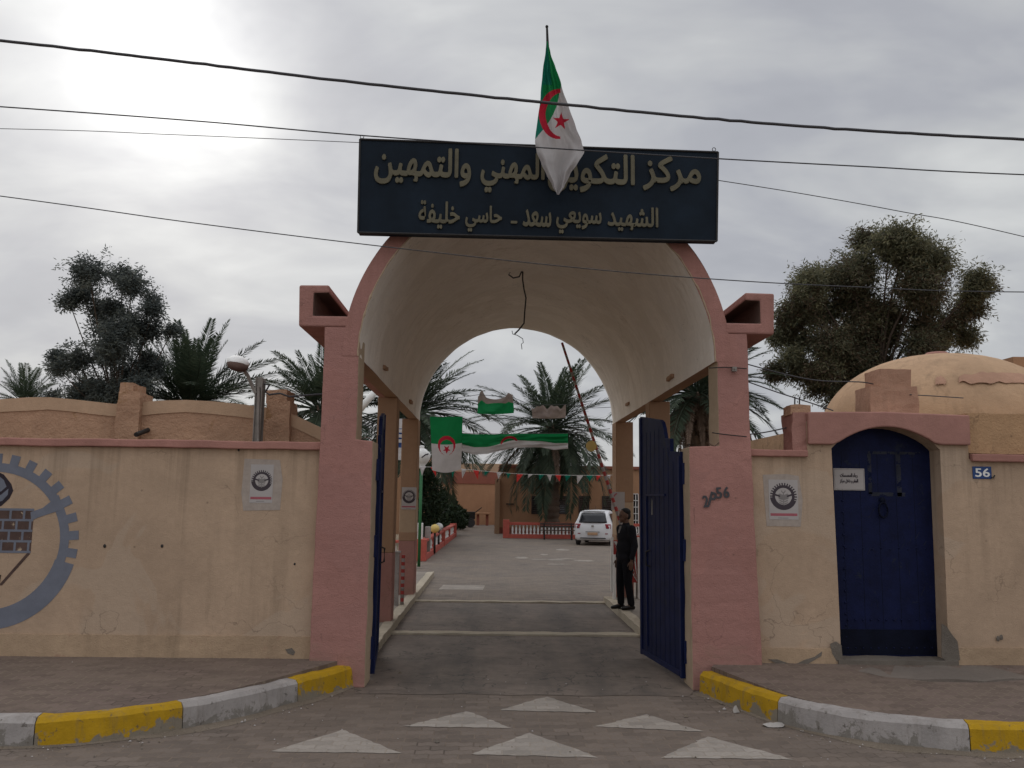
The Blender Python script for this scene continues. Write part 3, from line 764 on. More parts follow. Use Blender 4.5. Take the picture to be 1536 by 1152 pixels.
# hanging cable under the vault
cb = MB()
YC = 13.2
loop = [(786, 402), (782, 408), (779, 415), (770, 417), (763, 412), (766, 407), (775, 406), (784, 406)]
cb.tube([at(u, v, YC) for u, v in loop], .012, 6)
cb.tube([at(u, v, YC) for u, v in ((784, 404), (784, 420), (786, 434), (789, 447), (787, 468), (786, 485), (779, 494), (772, 501))], .013, 6)
cb.tube([at(u, v, YC) for u, v in ((768, 496), (769, 501), (776, 503), (784, 508), (785, 514), (782, 516), (783, 524))], .006, 6)
tag(cb.build('hanging_cable', 'black'), 'black cable dangling loose from the middle of the vault ceiling', 'cable')

# ------------------------------------------------------------------ name board
SY = 9.30
sg = thing('name_board', (.49, SY, 4.9), 'wide dark navy board with raised brass Arabic lettering above the arch', 'sign')
c4 = [at(540, 209, SY), at(1077, 228.5, SY), at(1075, 362, SY), at(537, 349, SY)]
mb = MB(); mb.add([p + Vector((0, .0, 0)) for p in c4] + [p + Vector((0, .12, 0)) for p in c4], [(3, 2, 1, 0), (4, 5, 6, 7), (0, 1, 5, 4), (1, 2, 6, 5), (2, 3, 7, 6), (3, 0, 4, 7)])
mb.build('board', 'navy', sg, bevel=.006)
fr = MB()
for a, b in zip(c4, c4[1:] + c4[:1]): fr.tube([a + Vector((0, -.004, 0)), b + Vector((0, -.004, 0))], .012, 6)
fr.build('rim', 'iron', sg)
for u, v in ((543, 207), (1071, 226)):
    p = at(u, v, SY + .05); r = MB()
    r.tube([p + Vector((.02*math.cos(t*PI/6), 0, .015 + .02*math.sin(t*PI/6))) for t in range(13)], .004, 6); r.build('lifting_eye', 'iron', sg)
def word(body, u0, u1, v0, v1, bold):
    p, q = at(u0, (v0+v1)/2, SY), at(u1, (v0+v1)/2, SY); z0, z1 = at((u0+u1)/2, v1, SY).z, at((u0+u1)/2, v0, SY).z
    text_mesh('lettering', shape_arabic(body), p.x, q.x, z0, z1, SY - .004, .016, 'gold', sg, bold, tilt=-.018)
for wd in (('مركز', 964, 1051, 235, 288), ('التكوين', 822, 952, 231, 290), ('المهني', 721, 817, 229, 291), ('والتمهين', 562, 707, 222, 279)):
    word(*wd, (.008, .013))
for wd in (('الشهيد', 911, 987, 311, 349), ('سويعي', 834, 902, 318, 352), ('سعد', 784, 827, 315, 341), ('ـ', 766, 776, 332, 336), ('حاسي', 698, 753, 309, 349), ('خليفة', 628, 690, 302, 344)):
    word(*wd, (.005, .008) if len(wd[0]) > 1 else (0, 0))
for k in range(4):
    x = -1.2 + k*1.12
    MB().box(x, x+.05, SY + .122, FY - .008 + .12, 4.98, 5.02).build('bracket', 'iron', sg)

# ------------------------------------------------------------------ flags
def star_pts(c, r, rot=PI/2, inner=.382):
    return [(c[0] + (r if k % 2 == 0 else r*inner)*math.cos(rot + k*PI/5), c[1] + (r if k % 2 == 0 else r*inner)*math.sin(rot + k*PI/5)) for k in range(10)]
def in_poly(p, poly):
    x, y = p; c = False; j = len(poly)-1
    for i in range(len(poly)):
        xi, yi = poly[i]; xj, yj = poly[j]
        if (yi > y) != (yj > y) and x < (xj-xi)*(y-yi)/(yj-yi) + xi: c = not c
        j = i
    return c
def cloth_grid(name, nu, nv, pos, colr, mats, parent):
    mb = MB(); mb.v = [pos(i/nu, j/nv) for j in range(nv+1) for i in range(nu+1)]
    for j in range(nv):
        for i in range(nu):
            a = j*(nu+1)+i
            mb.f.append([a, a+1, a+nu+2, a+nu+1]); mb.m.append(colr((i+.5)/nu, (j+.5)/nv))
    return mb.build(name, mats, parent, smooth=True)
FM = ['fgreen', 'fwhite', 'fred', 'fdust', 'fgreen2']
# big flag drooping from its pole over the board
YF = 9.02
prof = [(62, 819.5, 821.5), (80, 818, 826), (100, 815, 833), (127, 812, 842), (160, 809, 853), (190, 805, 864), (213, 802.5, 872), (228, 805, 876), (245, 812, 866), (262, 820, 856), (280, 829, 845), (292, 836, 837.5)]
def interp(v):
    for (a, l0, r0), (b, l1, r1) in zip(prof, prof[1:]):
        if v <= b: t = (v-a)/(b-a); t = t*.6 + .4*t*t*(3-2*t); return l0+(l1-l0)*t, r0+(r1-r0)*t
    return prof[-1][1:]
def bf_pos(s, t):
    v = 62 + 230*t; l, r = interp(v); u = l + (r-l)*s
    k_ = min(1, t*2.2)*(1.2-t)
    fold = .085*math.sin(s*8.5 + t*2.6 + .8*noise.noise(Vector((t*4, 2, 0))))*k_ + .045*math.sin(s*19 - t*5 + 2*noise.noise(Vector((s*2, t*5, 7))))*k_ + .09*noise.noise(Vector((s*3, t*5, 1)))*min(1, t*3)
    u += 2.2*noise.noise(Vector((s*1.5, t*9, 4)))*min(1, t*4)
    return at(u, v, YF + fold - .10*t)
STAR = star_pts((841, 182), 14, -PI/2 + .1)
def bf_col(s, t):
    v = 62 + 230*t; l, r = interp(v); u = l + (r-l)*s
    if in_poly((u, v), STAR): return 2
    d1 = math.hypot((u-838)/30, (v-171)/37.5); d2 = math.hypot((u-844.5)/27, (v-172)/33)
    if d1 < 1 and d2 > 1 and u < 841 : return 2
    if v < 127: return 0 if s > .45 + .1*math.sin(t*9) else 4
    lim = 842 - (v-127)*(842-803)/(209-127) + (8*math.sin((v-127)/82*PI))
    if v < 209 and u < lim: return 0 if u > 814 else 4
    return 1
fl = thing('flag', at(834, 235, YF+.1), 'large green and white flag with red crescent drooping from pole above the board', 'flag')
cloth_grid('cloth', 110, 300, bf_pos, bf_col, FM, fl)
pole = MB().tube([at(838, 300, 9.44), at(830, 180, 9.25), at(821.5, 70, 9.06), at(820.5, 42, 9.02)], [.022, .02, .016, .012], 8)
pole.ball(at(820.3, 40, 9.02), .018, 8, 6)
pole.build('pole', 'iron', fl)

# flags strung across the courtyard mouth
def std_flag(s, t, cx=.5, cy=.5, k=1.0, asp=1.5):
    """t runs from hoist (green) to fly (white), s across"""
    x, y = (s-.5), (t-.5)*asp
    d1 = math.hypot(x, y-.03); d2 = math.hypot(x, y-.085)
    if in_poly((x, y), star_pts((0, .14), .145, PI/2)): return 2
    if d1 < .285 and d2 > .225 : return 2
    return 0 if t < .5 else 1
def hang_flag(u0, u1, v0, v1, Y, colr, label, wav=.05, taper=0.06, nu=60, nv=90, topsag=0):
    f = thing('strung_flag', at((u0+u1)/2, v1, Y), label, 'flag', 'flags strung between the gate columns')
    def pos(s, t):
        u = u0 + (u1-u0)*(s + taper*t*(.5-s)*2 + .02*t*math.sin(t*3)); v = v0 + (v1-v0)*t + (topsag(s) if callable(topsag) else topsag*4*s*(1-s))*(1-t) + (v1-v0)*.05*math.sin(s*3.4)*t
        return at(u, v, Y + wav*math.sin(s*5 + t*3) + wav*.7*noise.noise(Vector((s*3, t*3, u0*.1))))
    cloth_grid('cloth', nu, nv, pos, colr, FM, f); return f
hang_flag(645, 694, 625, 705, 19.0, lambda s, t: std_flag(s, t, asp=1.62), 'green and white flag with red crescent hanging upright beside the left column')
def long_pos_col(s, t):
    cut = .60 + .05*math.sin(s*7) - .13*math.exp(-((s-.48)/.11)**2)
    dx, dy = (s-.455)*5.0, (t-.62)
    d1 = math.hypot(dx/.40, dy/.46); d2 = math.hypot(dx/.32, (dy-.03)/.34)
    if d1 < 1 and d2 > 1 and t < cut + .06: return 2
    if in_poly((dx, dy), star_pts((0, -.03), .12, -PI/2)) and t < cut: return 2
    return 0 if t < cut else 1
fx = thing('strung_flag', at(770, 680, 19.1), 'long green and white flag stretched sideways with its crescent half folded away', 'flag', 'flags strung between the gate columns')
def long_pos(s, t):
    u = 690 + (852-690)*s
    top = 650 + (1.5 if s < .5 else 0)*math.sin(s*6); bot = [680, 684, 683, 677, 674, 673, 674, 677, 674][min(8, int(s*8))]
    b0 = [676, 682, 681, 676, 672, 671, 671, 675, 673, 672]; q = s*8; i = int(q); bot = b0[i]*(1-(q-i)) + b0[min(9, i+1)]*(q-i)
    v = top + (bot-top)*t
    return at(u, v, 19.1 + .12*math.sin(s*9 + t*2)*t + .10*noise.noise(Vector((s*7, t*3, 0))) + .03*math.sin(t*14 + s*5))
cloth_grid('cloth', 220, 90, long_pos, long_pos_col, FM, fx)
hang_flag(717, 769, 592, 620, 19.3, lambda s, t: 3 if t < .42 - .12*math.sin(s*PI) + .06*math.sin(s*9) else 0, 'bunched flag with dusty folded top and green lower half, highest on the string', wav=.09, taper=-.03, nu=60, nv=40, topsag=lambda s: 7*math.sin(PI*min(1, max(0, (s-.12)/.74)))**.7 - 7*max(0, 1-abs(s-.12)/.12) - 3*max(0, 1-abs(s-.88)/.1) + 3*(s < .04))  # upper part coloured as if in back shadow
hang_flag(797, 849, 608, 627, 19.3, lambda s, t: 3, 'dusty grey brown cloth hanging to the right of the bunched flag', wav=.07, taper=.02, nu=60, nv=24, topsag=lambda s: 2*math.sin(s*17) + 1.5*math.sin(s*31) + 2)
rp = MB().tube([at(u, v, 19.3) for u, v in ((600, 604), (660, 601), (718, 592), (769, 596), (797, 608), (849, 607), (890, 612), (935, 610))], .006, 5)
tag(rp.build('hanging_rope', 'black'), 'thin dark cord carrying the two bunched cloths', 'cord')
rp = MB().tube([at(u, v, 19.05) for u, v in ((612, 622), (645, 625), (694, 626), (692, 650), (760, 651), (852, 650), (915, 643))], .006, 5)
tag(rp.build('hanging_rope', 'black'), 'thin dark cord carrying the upright and the long green flags', 'cord')
# bunting
bt = thing('bunting', at(770, 710, 20.2), 'string of small red, white and green pennants across the courtyard entrance', 'bunting')
bl = [(606, 696), (632, 700), (660, 701), (700, 704), (740, 708), (780, 711), (820, 712), (860, 713), (900, 713), (940, 712)]
MB().tube([at(u, v, 20.2) for u, v in bl], .004, 5).build('cord', 'white', bt)
def on_line(u):
    for (a, va), (b, vb) in zip(bl, bl[1:]):
        if a <= u <= b: return va + (vb-va)*(u-a)/(b-a)
    return bl[-1][1]
cols = ['fwhite', 'bunt_r', 'fgreen2', 'fwhite', 'bunt_r', 'fgreen2', 'fwhite', 'fgreen2', 'bunt_r', 'fwhite', 'fgreen2', 'fwhite', 'bunt_r', 'fgreen2', 'fwhite', 'fgreen2', 'bunt_r', 'fwhite']
us = [634, 650, 680, 696, 714, 730, 749, 763, 780, 796, 812, 824, 837, 852, 870, 884, 898, 912]
rr = random.Random(9)
for u, m in zip(us, cols):
    v = on_line(u); hgt = rr.choice([13, 10, 6, 9]) if u > 725 else 14; wd = rr.uniform(3.6, 5.2)
    sk = rr.uniform(-5, 5)
    a, b, c = at(u-wd, on_line(u-wd), 20.2), at(u+wd, on_line(u+wd), 20.2), at(u+sk, v+hgt, 20.2 + rr.uniform(-.05, .1))
    mid = (a+b+c)/3 + Vector((rr.uniform(-.02, .02), -.05, rr.uniform(-.02, .02)))
    MB().add([a, b, c, mid], [(0, 1, 3), (1, 2, 3), (2, 0, 3)]).build('pennant', m, bt)

# ------------------------------------------------------------------ left street wall
WY = 9.62
lw = thing('street_wall', (-6, WY, 0), 'long cream street wall with pink coping and a painted grey gear emblem', 'wall')
MB().box(-16, -1.90, WY, WY + .30, 0, 2.50).build('wall', 'cream', lw)
MB().box(-16, -1.90, WY - .018, WY, .2, .50).rough(.14, .008, 7).build('plinth', 'creamplinth', lw)
MB().box(-16, -1.86, WY - .06, WY + .36, 2.50, 2.585).rough(.12, .007, 8).build('coping', 'pinkcope', lw, bevel=.012)
def wp(u, v, y=WY): p = at(u, v, y); return (p.x, p.z)
def flat(name, polys, y, th, mat, parent, px=True):
    mb = MB()
    for k, poly in enumerate(polys):
        q = [wp(u, v, y) for u, v in poly] if px else poly
        mb.prism_y(q, y - th - k*.0002, y)
    return mb.build(name, mat, parent)
def gear(cx, cz, ro, rt, ri, tooth0, tooth1, nt_, thick_r=None):
    """ring quads + teeth (angles in degrees over the toothed arc), solid rim elsewhere"""
    out = []
    n = 72
    for k in range(n):
        a0, a1 = 2*PI*k/n, 2*PI*(k+1)/n
        am = math.degrees((a0+a1)/2) % 360
        toothed = (am - tooth0) % 360 <= (tooth1 - tooth0) % 360
        R = ro if toothed else rt
        ri_ = ri if toothed else ri*.985
        out.append([(cx+ri_*math.cos(a0), cz+ri_*math.sin(a0)), (cx+R*math.cos(a0), cz+R*math.sin(a0)), (cx+R*math.cos(a1), cz+R*math.sin(a1)), (cx+ri_*math.cos(a1), cz+ri_*math.sin(a1))])
    span = (tooth1 - tooth0) % 360
    for k in range(nt_):
        a = math.radians(tooth0 + span*(k+.5)/nt_); h = math.radians(span/nt_*.27)
        r0 = ro*.98
        out.append([(cx+r0*math.cos(a-h), cz+r0*math.sin(a-h)), (cx+rt*math.cos(a-h*.9), cz+rt*math.sin(a-h*.9)), (cx+rt*math.cos(a+h*.9), cz+rt*math.sin(a+h*.9)), (cx+r0*math.cos(a+h), cz+r0*math.sin(a+h))])
    return out
gc = wp(-14, 811); kpx = WY/1300.0
g = gear(gc[0], gc[1], 113*kpx, 127*kpx, 100*kpx, -14, 194, 17)
ga = MB()
for k, q in enumerate(g): ga.prism_y(q, WY - .003 - (k % 2)*.0003 - (.0004 if k >= 72 else 0), WY - .0005)
spoke = [(46, 768), (64, 762), (82, 748), (88, 742), (96, 764), (76, 770), (58, 776), (47, 781)]
for s_ in (1, -1):
    q = [wp(u if s_ > 0 else -28-u, v) for u, v in spoke]
    ga.prism_y(q, WY - .0042, WY - .0005)
ga.build('gear_emblem', 'emblem', lw)
# book drawn as brickwork, pen line and bird head inside the gear
bk = MB()
x0, z1 = wp(-75, 763); x1, z0 = wp(46, 828)
bk.box(x0, x1, WY - .0030, WY - .0005, z0, z1)
bk.build('emblem_book', 'emblembrown', lw)
mb = MB(); rows = 4
for r_ in range(rows+1):
    z = z0 + (z1-z0)*r_/rows; mb.box(x0, x1, WY - .0040, WY - .0005, z-.012, z+.012)
for r_ in range(rows):
    za, zb = z0 + (z1-z0)*r_/rows + .012, z0 + (z1-z0)*(r_+1)/rows - .012
    for k in range(7):
        x = x0 + (x1-x0)*((k + (.5 if r_ % 2 else 0))/6.2)
        if x < x1-.02: mb.box(x-.012, x+.012, WY - .0040, WY - .0005, za, zb)
mb.build('emblem_book_lines', 'emblem', lw)
flat('emblem_line', [[(42, 828), (45, 831), (3, 878), (-2, 878)], [(-14, 868), (-4, 862), (2, 862), (-2, 884), (-14, 884)]], WY, .0034, 'emblembrown', lw)
flat('emblem_bird', [[(-50, 724), (-28, 706), (-6, 706), (6, 712), (17, 726), (20, 736), (14, 748), (2, 759), (-20, 764), (-42, 750)]], WY, .0032, 'emblemdark', lw)
flat('emblem_bird_beak', [[(-22, 714), (-4, 712), (6, 720), (10, 730), (2, 737), (-16, 740)], [(-18, 748), (2, 742), (13, 733), (12, 742), (4, 751), (-10, 756)]], WY, .0040, 'emblem', lw)
for u, v, r_ in ((157, 819, 2.2), (243, 819, 2.0), (358, 675, 1.6), (442, 846, 1.5), (176, 970, 1.5)):
    p = at(u, v, WY - .003)
    MB().ball(p, (r_*kpx, .006, r_*kpx*1.3), 10, 6).build('screw_hole', 'iron', lw)
flat('plaster_patch', [[(428, 974), (438, 972), (443, 978), (440, 983), (432, 980)]], WY - .019, .004, 'cement', lw)

# roofs of the low building behind the wall: wavy parapet and stepped merlons
UY = 10.6
uw = thing('stepped_parapet', (-6, UY, 0), 'ochre parapet with wavy pale top and two stepped merlons behind the left wall', 'parapet')
topl = [(-620, 606), (-520, 598), (-380, 606), (-360, 604), (-250, 597), (-100, 604), (-60, 603), (0, 599), (45, 596), (75, 596), (110, 599), (145, 603), (172, 606), (204, 604), (240, 601), (280, 600), (320, 602), (360, 606), (398, 611), (430, 617), (455, 629), (478, 640), (492, 648)]
pts = [wp(u, v, UY) for u, v in topl]
body = pts + [(pts[-1][0], 2.2), (pts[0][0], 2.2)]
MB().prism_y(body, UY, UY + .28).build('wall', 'orange', uw)
band = pts + [(p[0], p[1] - .155 - .03*noise.noise(Vector((p[0]*2, 0, 0)))) for p in pts[::-1]]
MB().prism_y(band, UY - .012, UY + .295).build('lime_band', 'orangetop', uw)
def merlon(parent, u0, u1, v0, um0, um1, vm, vb, Y, d, name='merlon', mat='orange'):
    (xa, zb), (xb, _) = wp(u0, vb, Y), wp(u1, vb, Y)
    zm = wp(u0, v0, Y)[1]; (xc, zt), (xd, _) = wp(um0, vm, Y), wp(um1, vm, Y)
    mb = MB().box(xa, xb, Y, Y + d, zb, zm); mb.rough(.07, .018, u0)
    m2 = MB().box(xc, xd, Y + .02, Y + d - .02, zm - .03, zt); m2.rough(.07, .018, u0 + 3)
    mb.add(m2.v, m2.f)
    mb.build(name, mat, parent, smooth=False)
merlon(uw, 171, 205, 588, 179, 199, 574, 672, UY - .10, .42)
merlon(uw, 397, 432, 600, 400, 431, 584, 672, UY - .10, .42)
p, q = at(222, 645, UY - .02), at(204, 652, UY - .34)
MB().tube([p, q], .028, 10).tube([q, q + (q-p)*.02], .02, 10, 0).build('spout_pipe', 'iron', uw)
MB().tube([at(u, v, UY - .02) for u, v in ((203, 618), (196, 632), (188, 648), (182, 660))], .010, 5).build('crack_bead', 'cement', uw)

# ------------------------------------------------------------------ right street wall with blue door
rw = thing('street_wall', (6, WY, 0), 'cream street wall with a rounded pink surround over its dark blue door', 'wall')
DL, DR, DZ0, DZ1, DZT = 3.79, 5.02, .30, 2.60, 2.85
arch = [(DL + (DR-DL)*k/16, DZ1 + (DZT-DZ1)*math.sin(PI*k/16)**.75) for k in range(17)]
wall_poly = [(2.88, 0), (DL + .03, 0), (DL + .02, 1.2)] + arch[:3] + arch[3:] + [(DR - .01, 1.2), (DR - .03, 0), (16, 0), (16, 2.50), (5.34, 2.50), (5.34, 2.9), (3.52, 2.9), (3.52, 2.50), (2.88, 2.50)]
MB().prism_y(wall_poly, WY, WY + .42).build('wall', 'cream', rw)
hood = [(3.515, 2.64), (3.52, 2.99), (5.35, 2.985), (5.345, 2.655)] + [(x, z) for x, z in arch[::-1] if z > 2.655]
MB().prism_y([(3.515, 2.64), (3.52, 3.0), (4.4, 3.015), (5.35, 2.99), (5.345, 2.655), (DR - .004, 2.655)] + [(x, z - .003) for x, z in arch[::-1] if z > 2.665] + [(DL + .004, 2.64)], WY - .055, WY - .002).build('door_surround', 'hood', rw, bevel=.015)
MB().box(3.52, 5.34, WY, WY + .36, 2.905, 2.985).rough(.15, .006, 6).build('surround_top', 'hood', rw)
MB().box(2.86, 3.51, WY - .05, WY + .36, 2.50, 2.575).rough(.1, .008, 4).build('coping', 'pinkcope', rw, bevel=.012)
MB().box(5.355, 16, WY - .055, WY + .30, 2.475, 2.56).rough(.12, .007, 9).build('coping', 'pinkcope', rw, bevel=.012)
MB().box(2.90, DL + .01, WY - .018, WY, .2, .43).rough(.12, .010, 2).build('plinth', 'creamplinth', rw)
MB().box(DR + .02, 16, WY - .018, WY, .2, .45).rough(.12, .010, 3).build('plinth', 'creamplinth', rw)
# cement repairs at the foot of the door and on the plinth
flat('plaster_patch', [[(1152, 989), (1166, 989), (1180, 994), (1192, 997), (1206, 990), (1222, 985), (1233, 977), (1232, 984), (1216, 993), (1200, 1003), (1192, 1000), (1178, 999), (1164, 995)],
                       [(1245, 966), (1254, 962), (1262, 968), (1264, 990), (1255, 992), (1248, 980)],
                       [(1412, 935), (1420, 940), (1428, 952), (1436, 962), (1440, 990), (1424, 996), (1412, 985)]], WY - .02, .004, 'cement', rw)
for u, v in ((1497, 958), (1502, 956)):
    MB().ball(at(u, v, WY - .018), (.02, .006, .03), 8, 6).build('plaster_chip', 'cement', rw)
MB().box(DL - .02, DR + .06, WY - .06, WY + .40, .16, .315).rough(.1, .014, 5).build('doorstep', 'cement', rw)
MB().prism_z([(3.72, 9.54), (3.80, 9.30), (3.98, 9.02), (4.35, 8.80), (4.9, 8.78), (5.5, 8.95), (5.75, 9.3), (5.8, 9.54)], .16, .268).rough(.15, .018, 8).build('step_slab', 'walkslab', rw)
# the door leaf itself
DYF = WY + .24
a2 = [(x, z - .0) for x, z in arch]
dpoly = [(DL + .0, DZ0)] + [(x, z) for x, z in arch] + [(DR, DZ0)]
dr = MB().prism_y(dpoly, DYF, DYF + .06).build('door', 'bluedoor', rw)
MB().box(DL + .02, DR - .03, DYF - .008, DYF, .33, .60).build('kick_plate', 'bluekick', dr)
def dbox(u0, v0, u1, v1, th, name, mat):
    a, b = at(u0, v1, DYF), at(u1, v0, DYF); return MB().box(a.x, b.x, DYF - th, DYF, a.z, b.z).build(name, mat, dr)
tp = MB()
for u0, v0, u1, v1 in ((1302, 678, 1380, 681), (1303, 681, 1306, 741), (1346, 681, 1350, 745), (1302, 739, 1358, 744)):
    a, b = at(u0, v1, DYF), at(u1, v0, DYF); tp.box(a.x, b.x, DYF - .002, DYF, a.z, b.z)
tp.build('tape_frame', 'tape', dr)
kn = MB(); p = at(1323, 750, DYF); kn.ball(p + Vector((0, -.01, 0)), (.035, .02, .035), 12, 8)
p2 = at(1323, 765, DYF)
kn.tube([p2 + Vector((.05*math.sin(t*PI/10), -.03, .085*math.cos(t*PI/10))) for t in range(21)], .011, 8)
kn.build('knocker', 'bluekick', dr)
st = MB()
for k in range(17):
    for u in (1262, 1401):
        v = 700 + k*17; p = at(u + (v-700)*.03, v, DYF); st.ball(p, (.014, .010, .014), 8, 6)
for k in range(12):
    for v in (930, 972):
        p = at(1272 + k*11.5, v, DYF - .008); st.ball(p, (.010, .008, .010), 8, 6)
for k in range(10):
    st.ball(at(1268 + k*13.4, 822 + (k % 2)*2, DYF), (.012, .008, .012), 8, 6)
st.build('studs', 'bluedoor', dr, smooth=True)
for k in range(1, 6):
    x = DL + (DR-DL)*k/6
    MB().box(x-.002, x+.002, DYF - .0015, DYF, .61, 2.58).build('plank_seam', 'bluekick', dr)

sc_ = MB(); r9 = random.Random(8)
for k in range(46):
    x, z = r9.uniform(DL + .06, DR - .06), r9.uniform(.65, 2.45); a_ = r9.gauss(1.4, .5); l_ = r9.uniform(.03, .16); q = .0012 + r9.random()*.0016
    dx, dz = math.cos(a_)*l_, math.sin(a_)*l_
    sc_.prism_y([(x, z), (x + dx + q, z + dz), (x + dx, z + dz + q), (x - q, z + q)], DYF - .0035, DYF - .0028)
sc_.build('scratches', 'tape', dr)
# paper notice taped on the door
nt_ = thing('notice', at(1273, 718, DYF), 'small white paper notice with two printed lines taped on the blue door', 'notice')
a, b = at(1251, 735, DYF - .004), at(1296, 703, DYF - .004)
MB().box(a.x, b.x, DYF - .009, DYF - .004, a.z, b.z).build('sheet', 'paper', nt_)
fr = MB(); e = .008
for x0, x1, z0, z1 in ((a.x+e, b.x-e, a.z+e, a.z+e+.005), (a.x+e, b.x-e, b.z-e-.005, b.z-e), (a.x+e, a.x+e+.005, a.z+e+.005, b.z-e-.005), (b.x-e-.005, b.x-e, a.z+e+.005, b.z-e-.005)):
    fr.box(x0, x1, DYF - .0098, DYF - .009, z0, z1)
fr.build('border', 'inkgrey', nt_)
for body, u0, v0, u1, v1 in (('رجاء الممسسات', 1260, 710, 1286, 717), ('المقر و داخل مركز', 1260, 718.5, 1287, 725)):
    p, q = at(u0, v1, DYF - .009), at(u1, v0, DYF - .009)
    text_mesh('print', shape_arabic(body), p.x, q.x, p.z, q.z, DYF - .0092, .0008, 'ink', nt_, (.002, .002))
# enamel house number 56
hn = thing('house_number', at(1473, 708, WY), 'small blue enamel plate with white number 56 right of the door', 'number plate')
a, b = at(1459, 718, WY), at(1486, 700, WY)
MB().box(a.x, b.x, WY - .012, WY, a.z, b.z).build('plate', 'plateblue', hn, bevel=.003)
text_mesh('digits', '56', a.x + .022, b.x - .022, a.z + .02, b.z - .02, WY - .0125, .003, 'white', hn, (.004, .002))
MB().tube([at(1487, 716, WY - .02), at(1490, 717, WY - .03), at(1492, 713, WY - .02)], .008, 6).build('bent_nail', 'iron', hn)
# stencilled digits on the right gate post
gx = thing('stencilled_number', at(1072, 745, FY), 'black number 2P56 stencilled aslant on the right pink gate post', 'number')
for ch, u0, v0, u1, v1, tl in (('2', 1054, 743, 1063, 761, .12), ('P', 1064, 738, 1074, 759, -.25), ('5', 1074, 731, 1083, 748, .1), ('6', 1085, 730, 1094, 747, .05)):
    p, q = at(u0, v1, FY - .012), at(u1, v0, FY - .012)
    text_mesh('digit', ch, p.x, q.x, p.z, q.z, FY - .0125, .001, 'black', gx, (.0055, .004), tilt=tl)

# posters with the gear emblem
def poster(u0, v0, u1, v1, Y, label, glue=None, bar=True, s=1.0, cu=None):
    pt = thing('poster', at((u0+u1)/2, v1, Y), label, 'poster', 'gear emblem posters')
    if glue:
        flat('glue_patch', [glue], Y - .001, .002, 'glue', pt)
    a, b = at(u0, v1, Y), at(u1, v0, Y)
    MB().box(a.x, b.x, Y - .0055, Y - .0015, a.z, b.z).build('sheet', 'paper', pt)
    W_, H_ = b.x - a.x, b.z - a.z; cx, cz = (a.x+b.x)/2, a.z + H_*.58; r_ = W_*.46*s; y = Y - .0055
    mb = MB()
    for k, q in enumerate(gear(cx, cz, r_*.83, r_, r_*.63, -20, 185, 17)): mb.prism_y(q, y - .0006 - (k % 2)*.0001 - (.0003 if k >= 72 else 0), y)
    for sgn in (-1, 1):
        mb.prism_y([(cx + sgn*r_*.25, cz - r_*.05), (cx + sgn*r_*.80, cz + r_*.1), (cx + sgn*r_*.80, cz + r_*.27), (cx + sgn*r_*.25, cz + r_*.06)], y - .0012, y)
    mb.build('gear_print', 'ink', pt)
    mb = MB(); mb.prism_y([(cx - r_*.36, cz - r_*.18), (cx - r_*.42, cz + r_*.1), (cx - r_*.3, cz + r_*.22), (cx, cz + r_*.1), (cx + r_*.3, cz + r_*.22), (cx + r_*.42, cz + r_*.1), (cx + r_*.36, cz - r_*.18), (cx, cz - r_*.28)], y - .0009, y)
    for k in range(14):
        a0, a1 = PI*(.95 + k*1.1/14) , PI*(.95 + (k+1)*1.1/14)
        mb.prism_y([(cx + r_*rr_*math.cos(t), cz + r_*.42 + r_*rr_*math.sin(t)) for rr_, t in ((.10, a0), (.17, a0), (.17, a1), (.10, a1))], y - .0009, y)
    mb.prism_y([(cx - r_*.04, cz - r_*.7), (cx + r_*.04, cz - r_*.7), (cx + r_*.04, cz + r_*.3), (cx - r_*.04, cz + r_*.3)], y - .0007, y)
    for sgn in (-1, 1):
        for zz in (-.36, -.52):
            mb.prism_y([(cx + sgn*r_*.06, cz + r_*(zz-.08)), (cx + sgn*r_*.30, cz + r_*(zz+.02)), (cx + sgn*r_*.34, cz + r_*(zz+.12)), (cx + sgn*r_*.06, cz + r_*(zz+.02))], y - .0009, y)
    mb.build('device_print', 'inkgrey', pt)
    if bar:
        MB().box(a.x + W_*.04, b.x - W_*.04, y - .0006, y, a.z + H_*.09, a.z + H_*.155).build('red_bar', 'barpink', pt)
        MB().box(a.x + W_*.3, b.x - W_*.35, y - .0006, y, a.z + H_*.03, a.z + H_*.045).build('fine_print', 'inkgrey', pt)
poster(374, 697, 411, 754, WY, 'paper poster of a dark gear over a red bar on the long left wall', [(367, 688), (420, 690), (424, 720), (420, 765), (365, 766), (362, 740)])
poster(1154, 720, 1196, 779, WY, 'paper poster of a dark gear between the pink gate post and the blue door', [(1144, 712), (1180, 711), (1198, 714), (1204, 750), (1201, 790), (1150, 789), (1147, 752)])
poster(602, 731, 625, 764, 17.195, 'small gear poster on the left rear gate column', bar=True)
pt = thing('poster', at(927, 764, 17.19), 'white poster with a dark red arc on the right rear gate column', 'poster')
a, b = at(917, 765, 17.195), at(937, 738, 17.195)
MB().box(a.x, b.x, 17.188, 17.195, a.z, b.z).build('sheet', 'paper', pt)
mb = MB(); cx, cz = (a.x+b.x)/2 + .03, (a.z+b.z)/2
for k in range(14):
    a0, a1 = PI*(.62 + k*.8/14), PI*(.62 + (k+1)*.8/14)
    mb.prism_y([(cx + r_*math.cos(t), cz + r_*1.15*math.sin(t)) for r_, t in ((.125, a0), (.15, a0), (.15, a1), (.125, a1))], 17.187, 17.188)
mb.build('arc_print', 'barpink', pt)

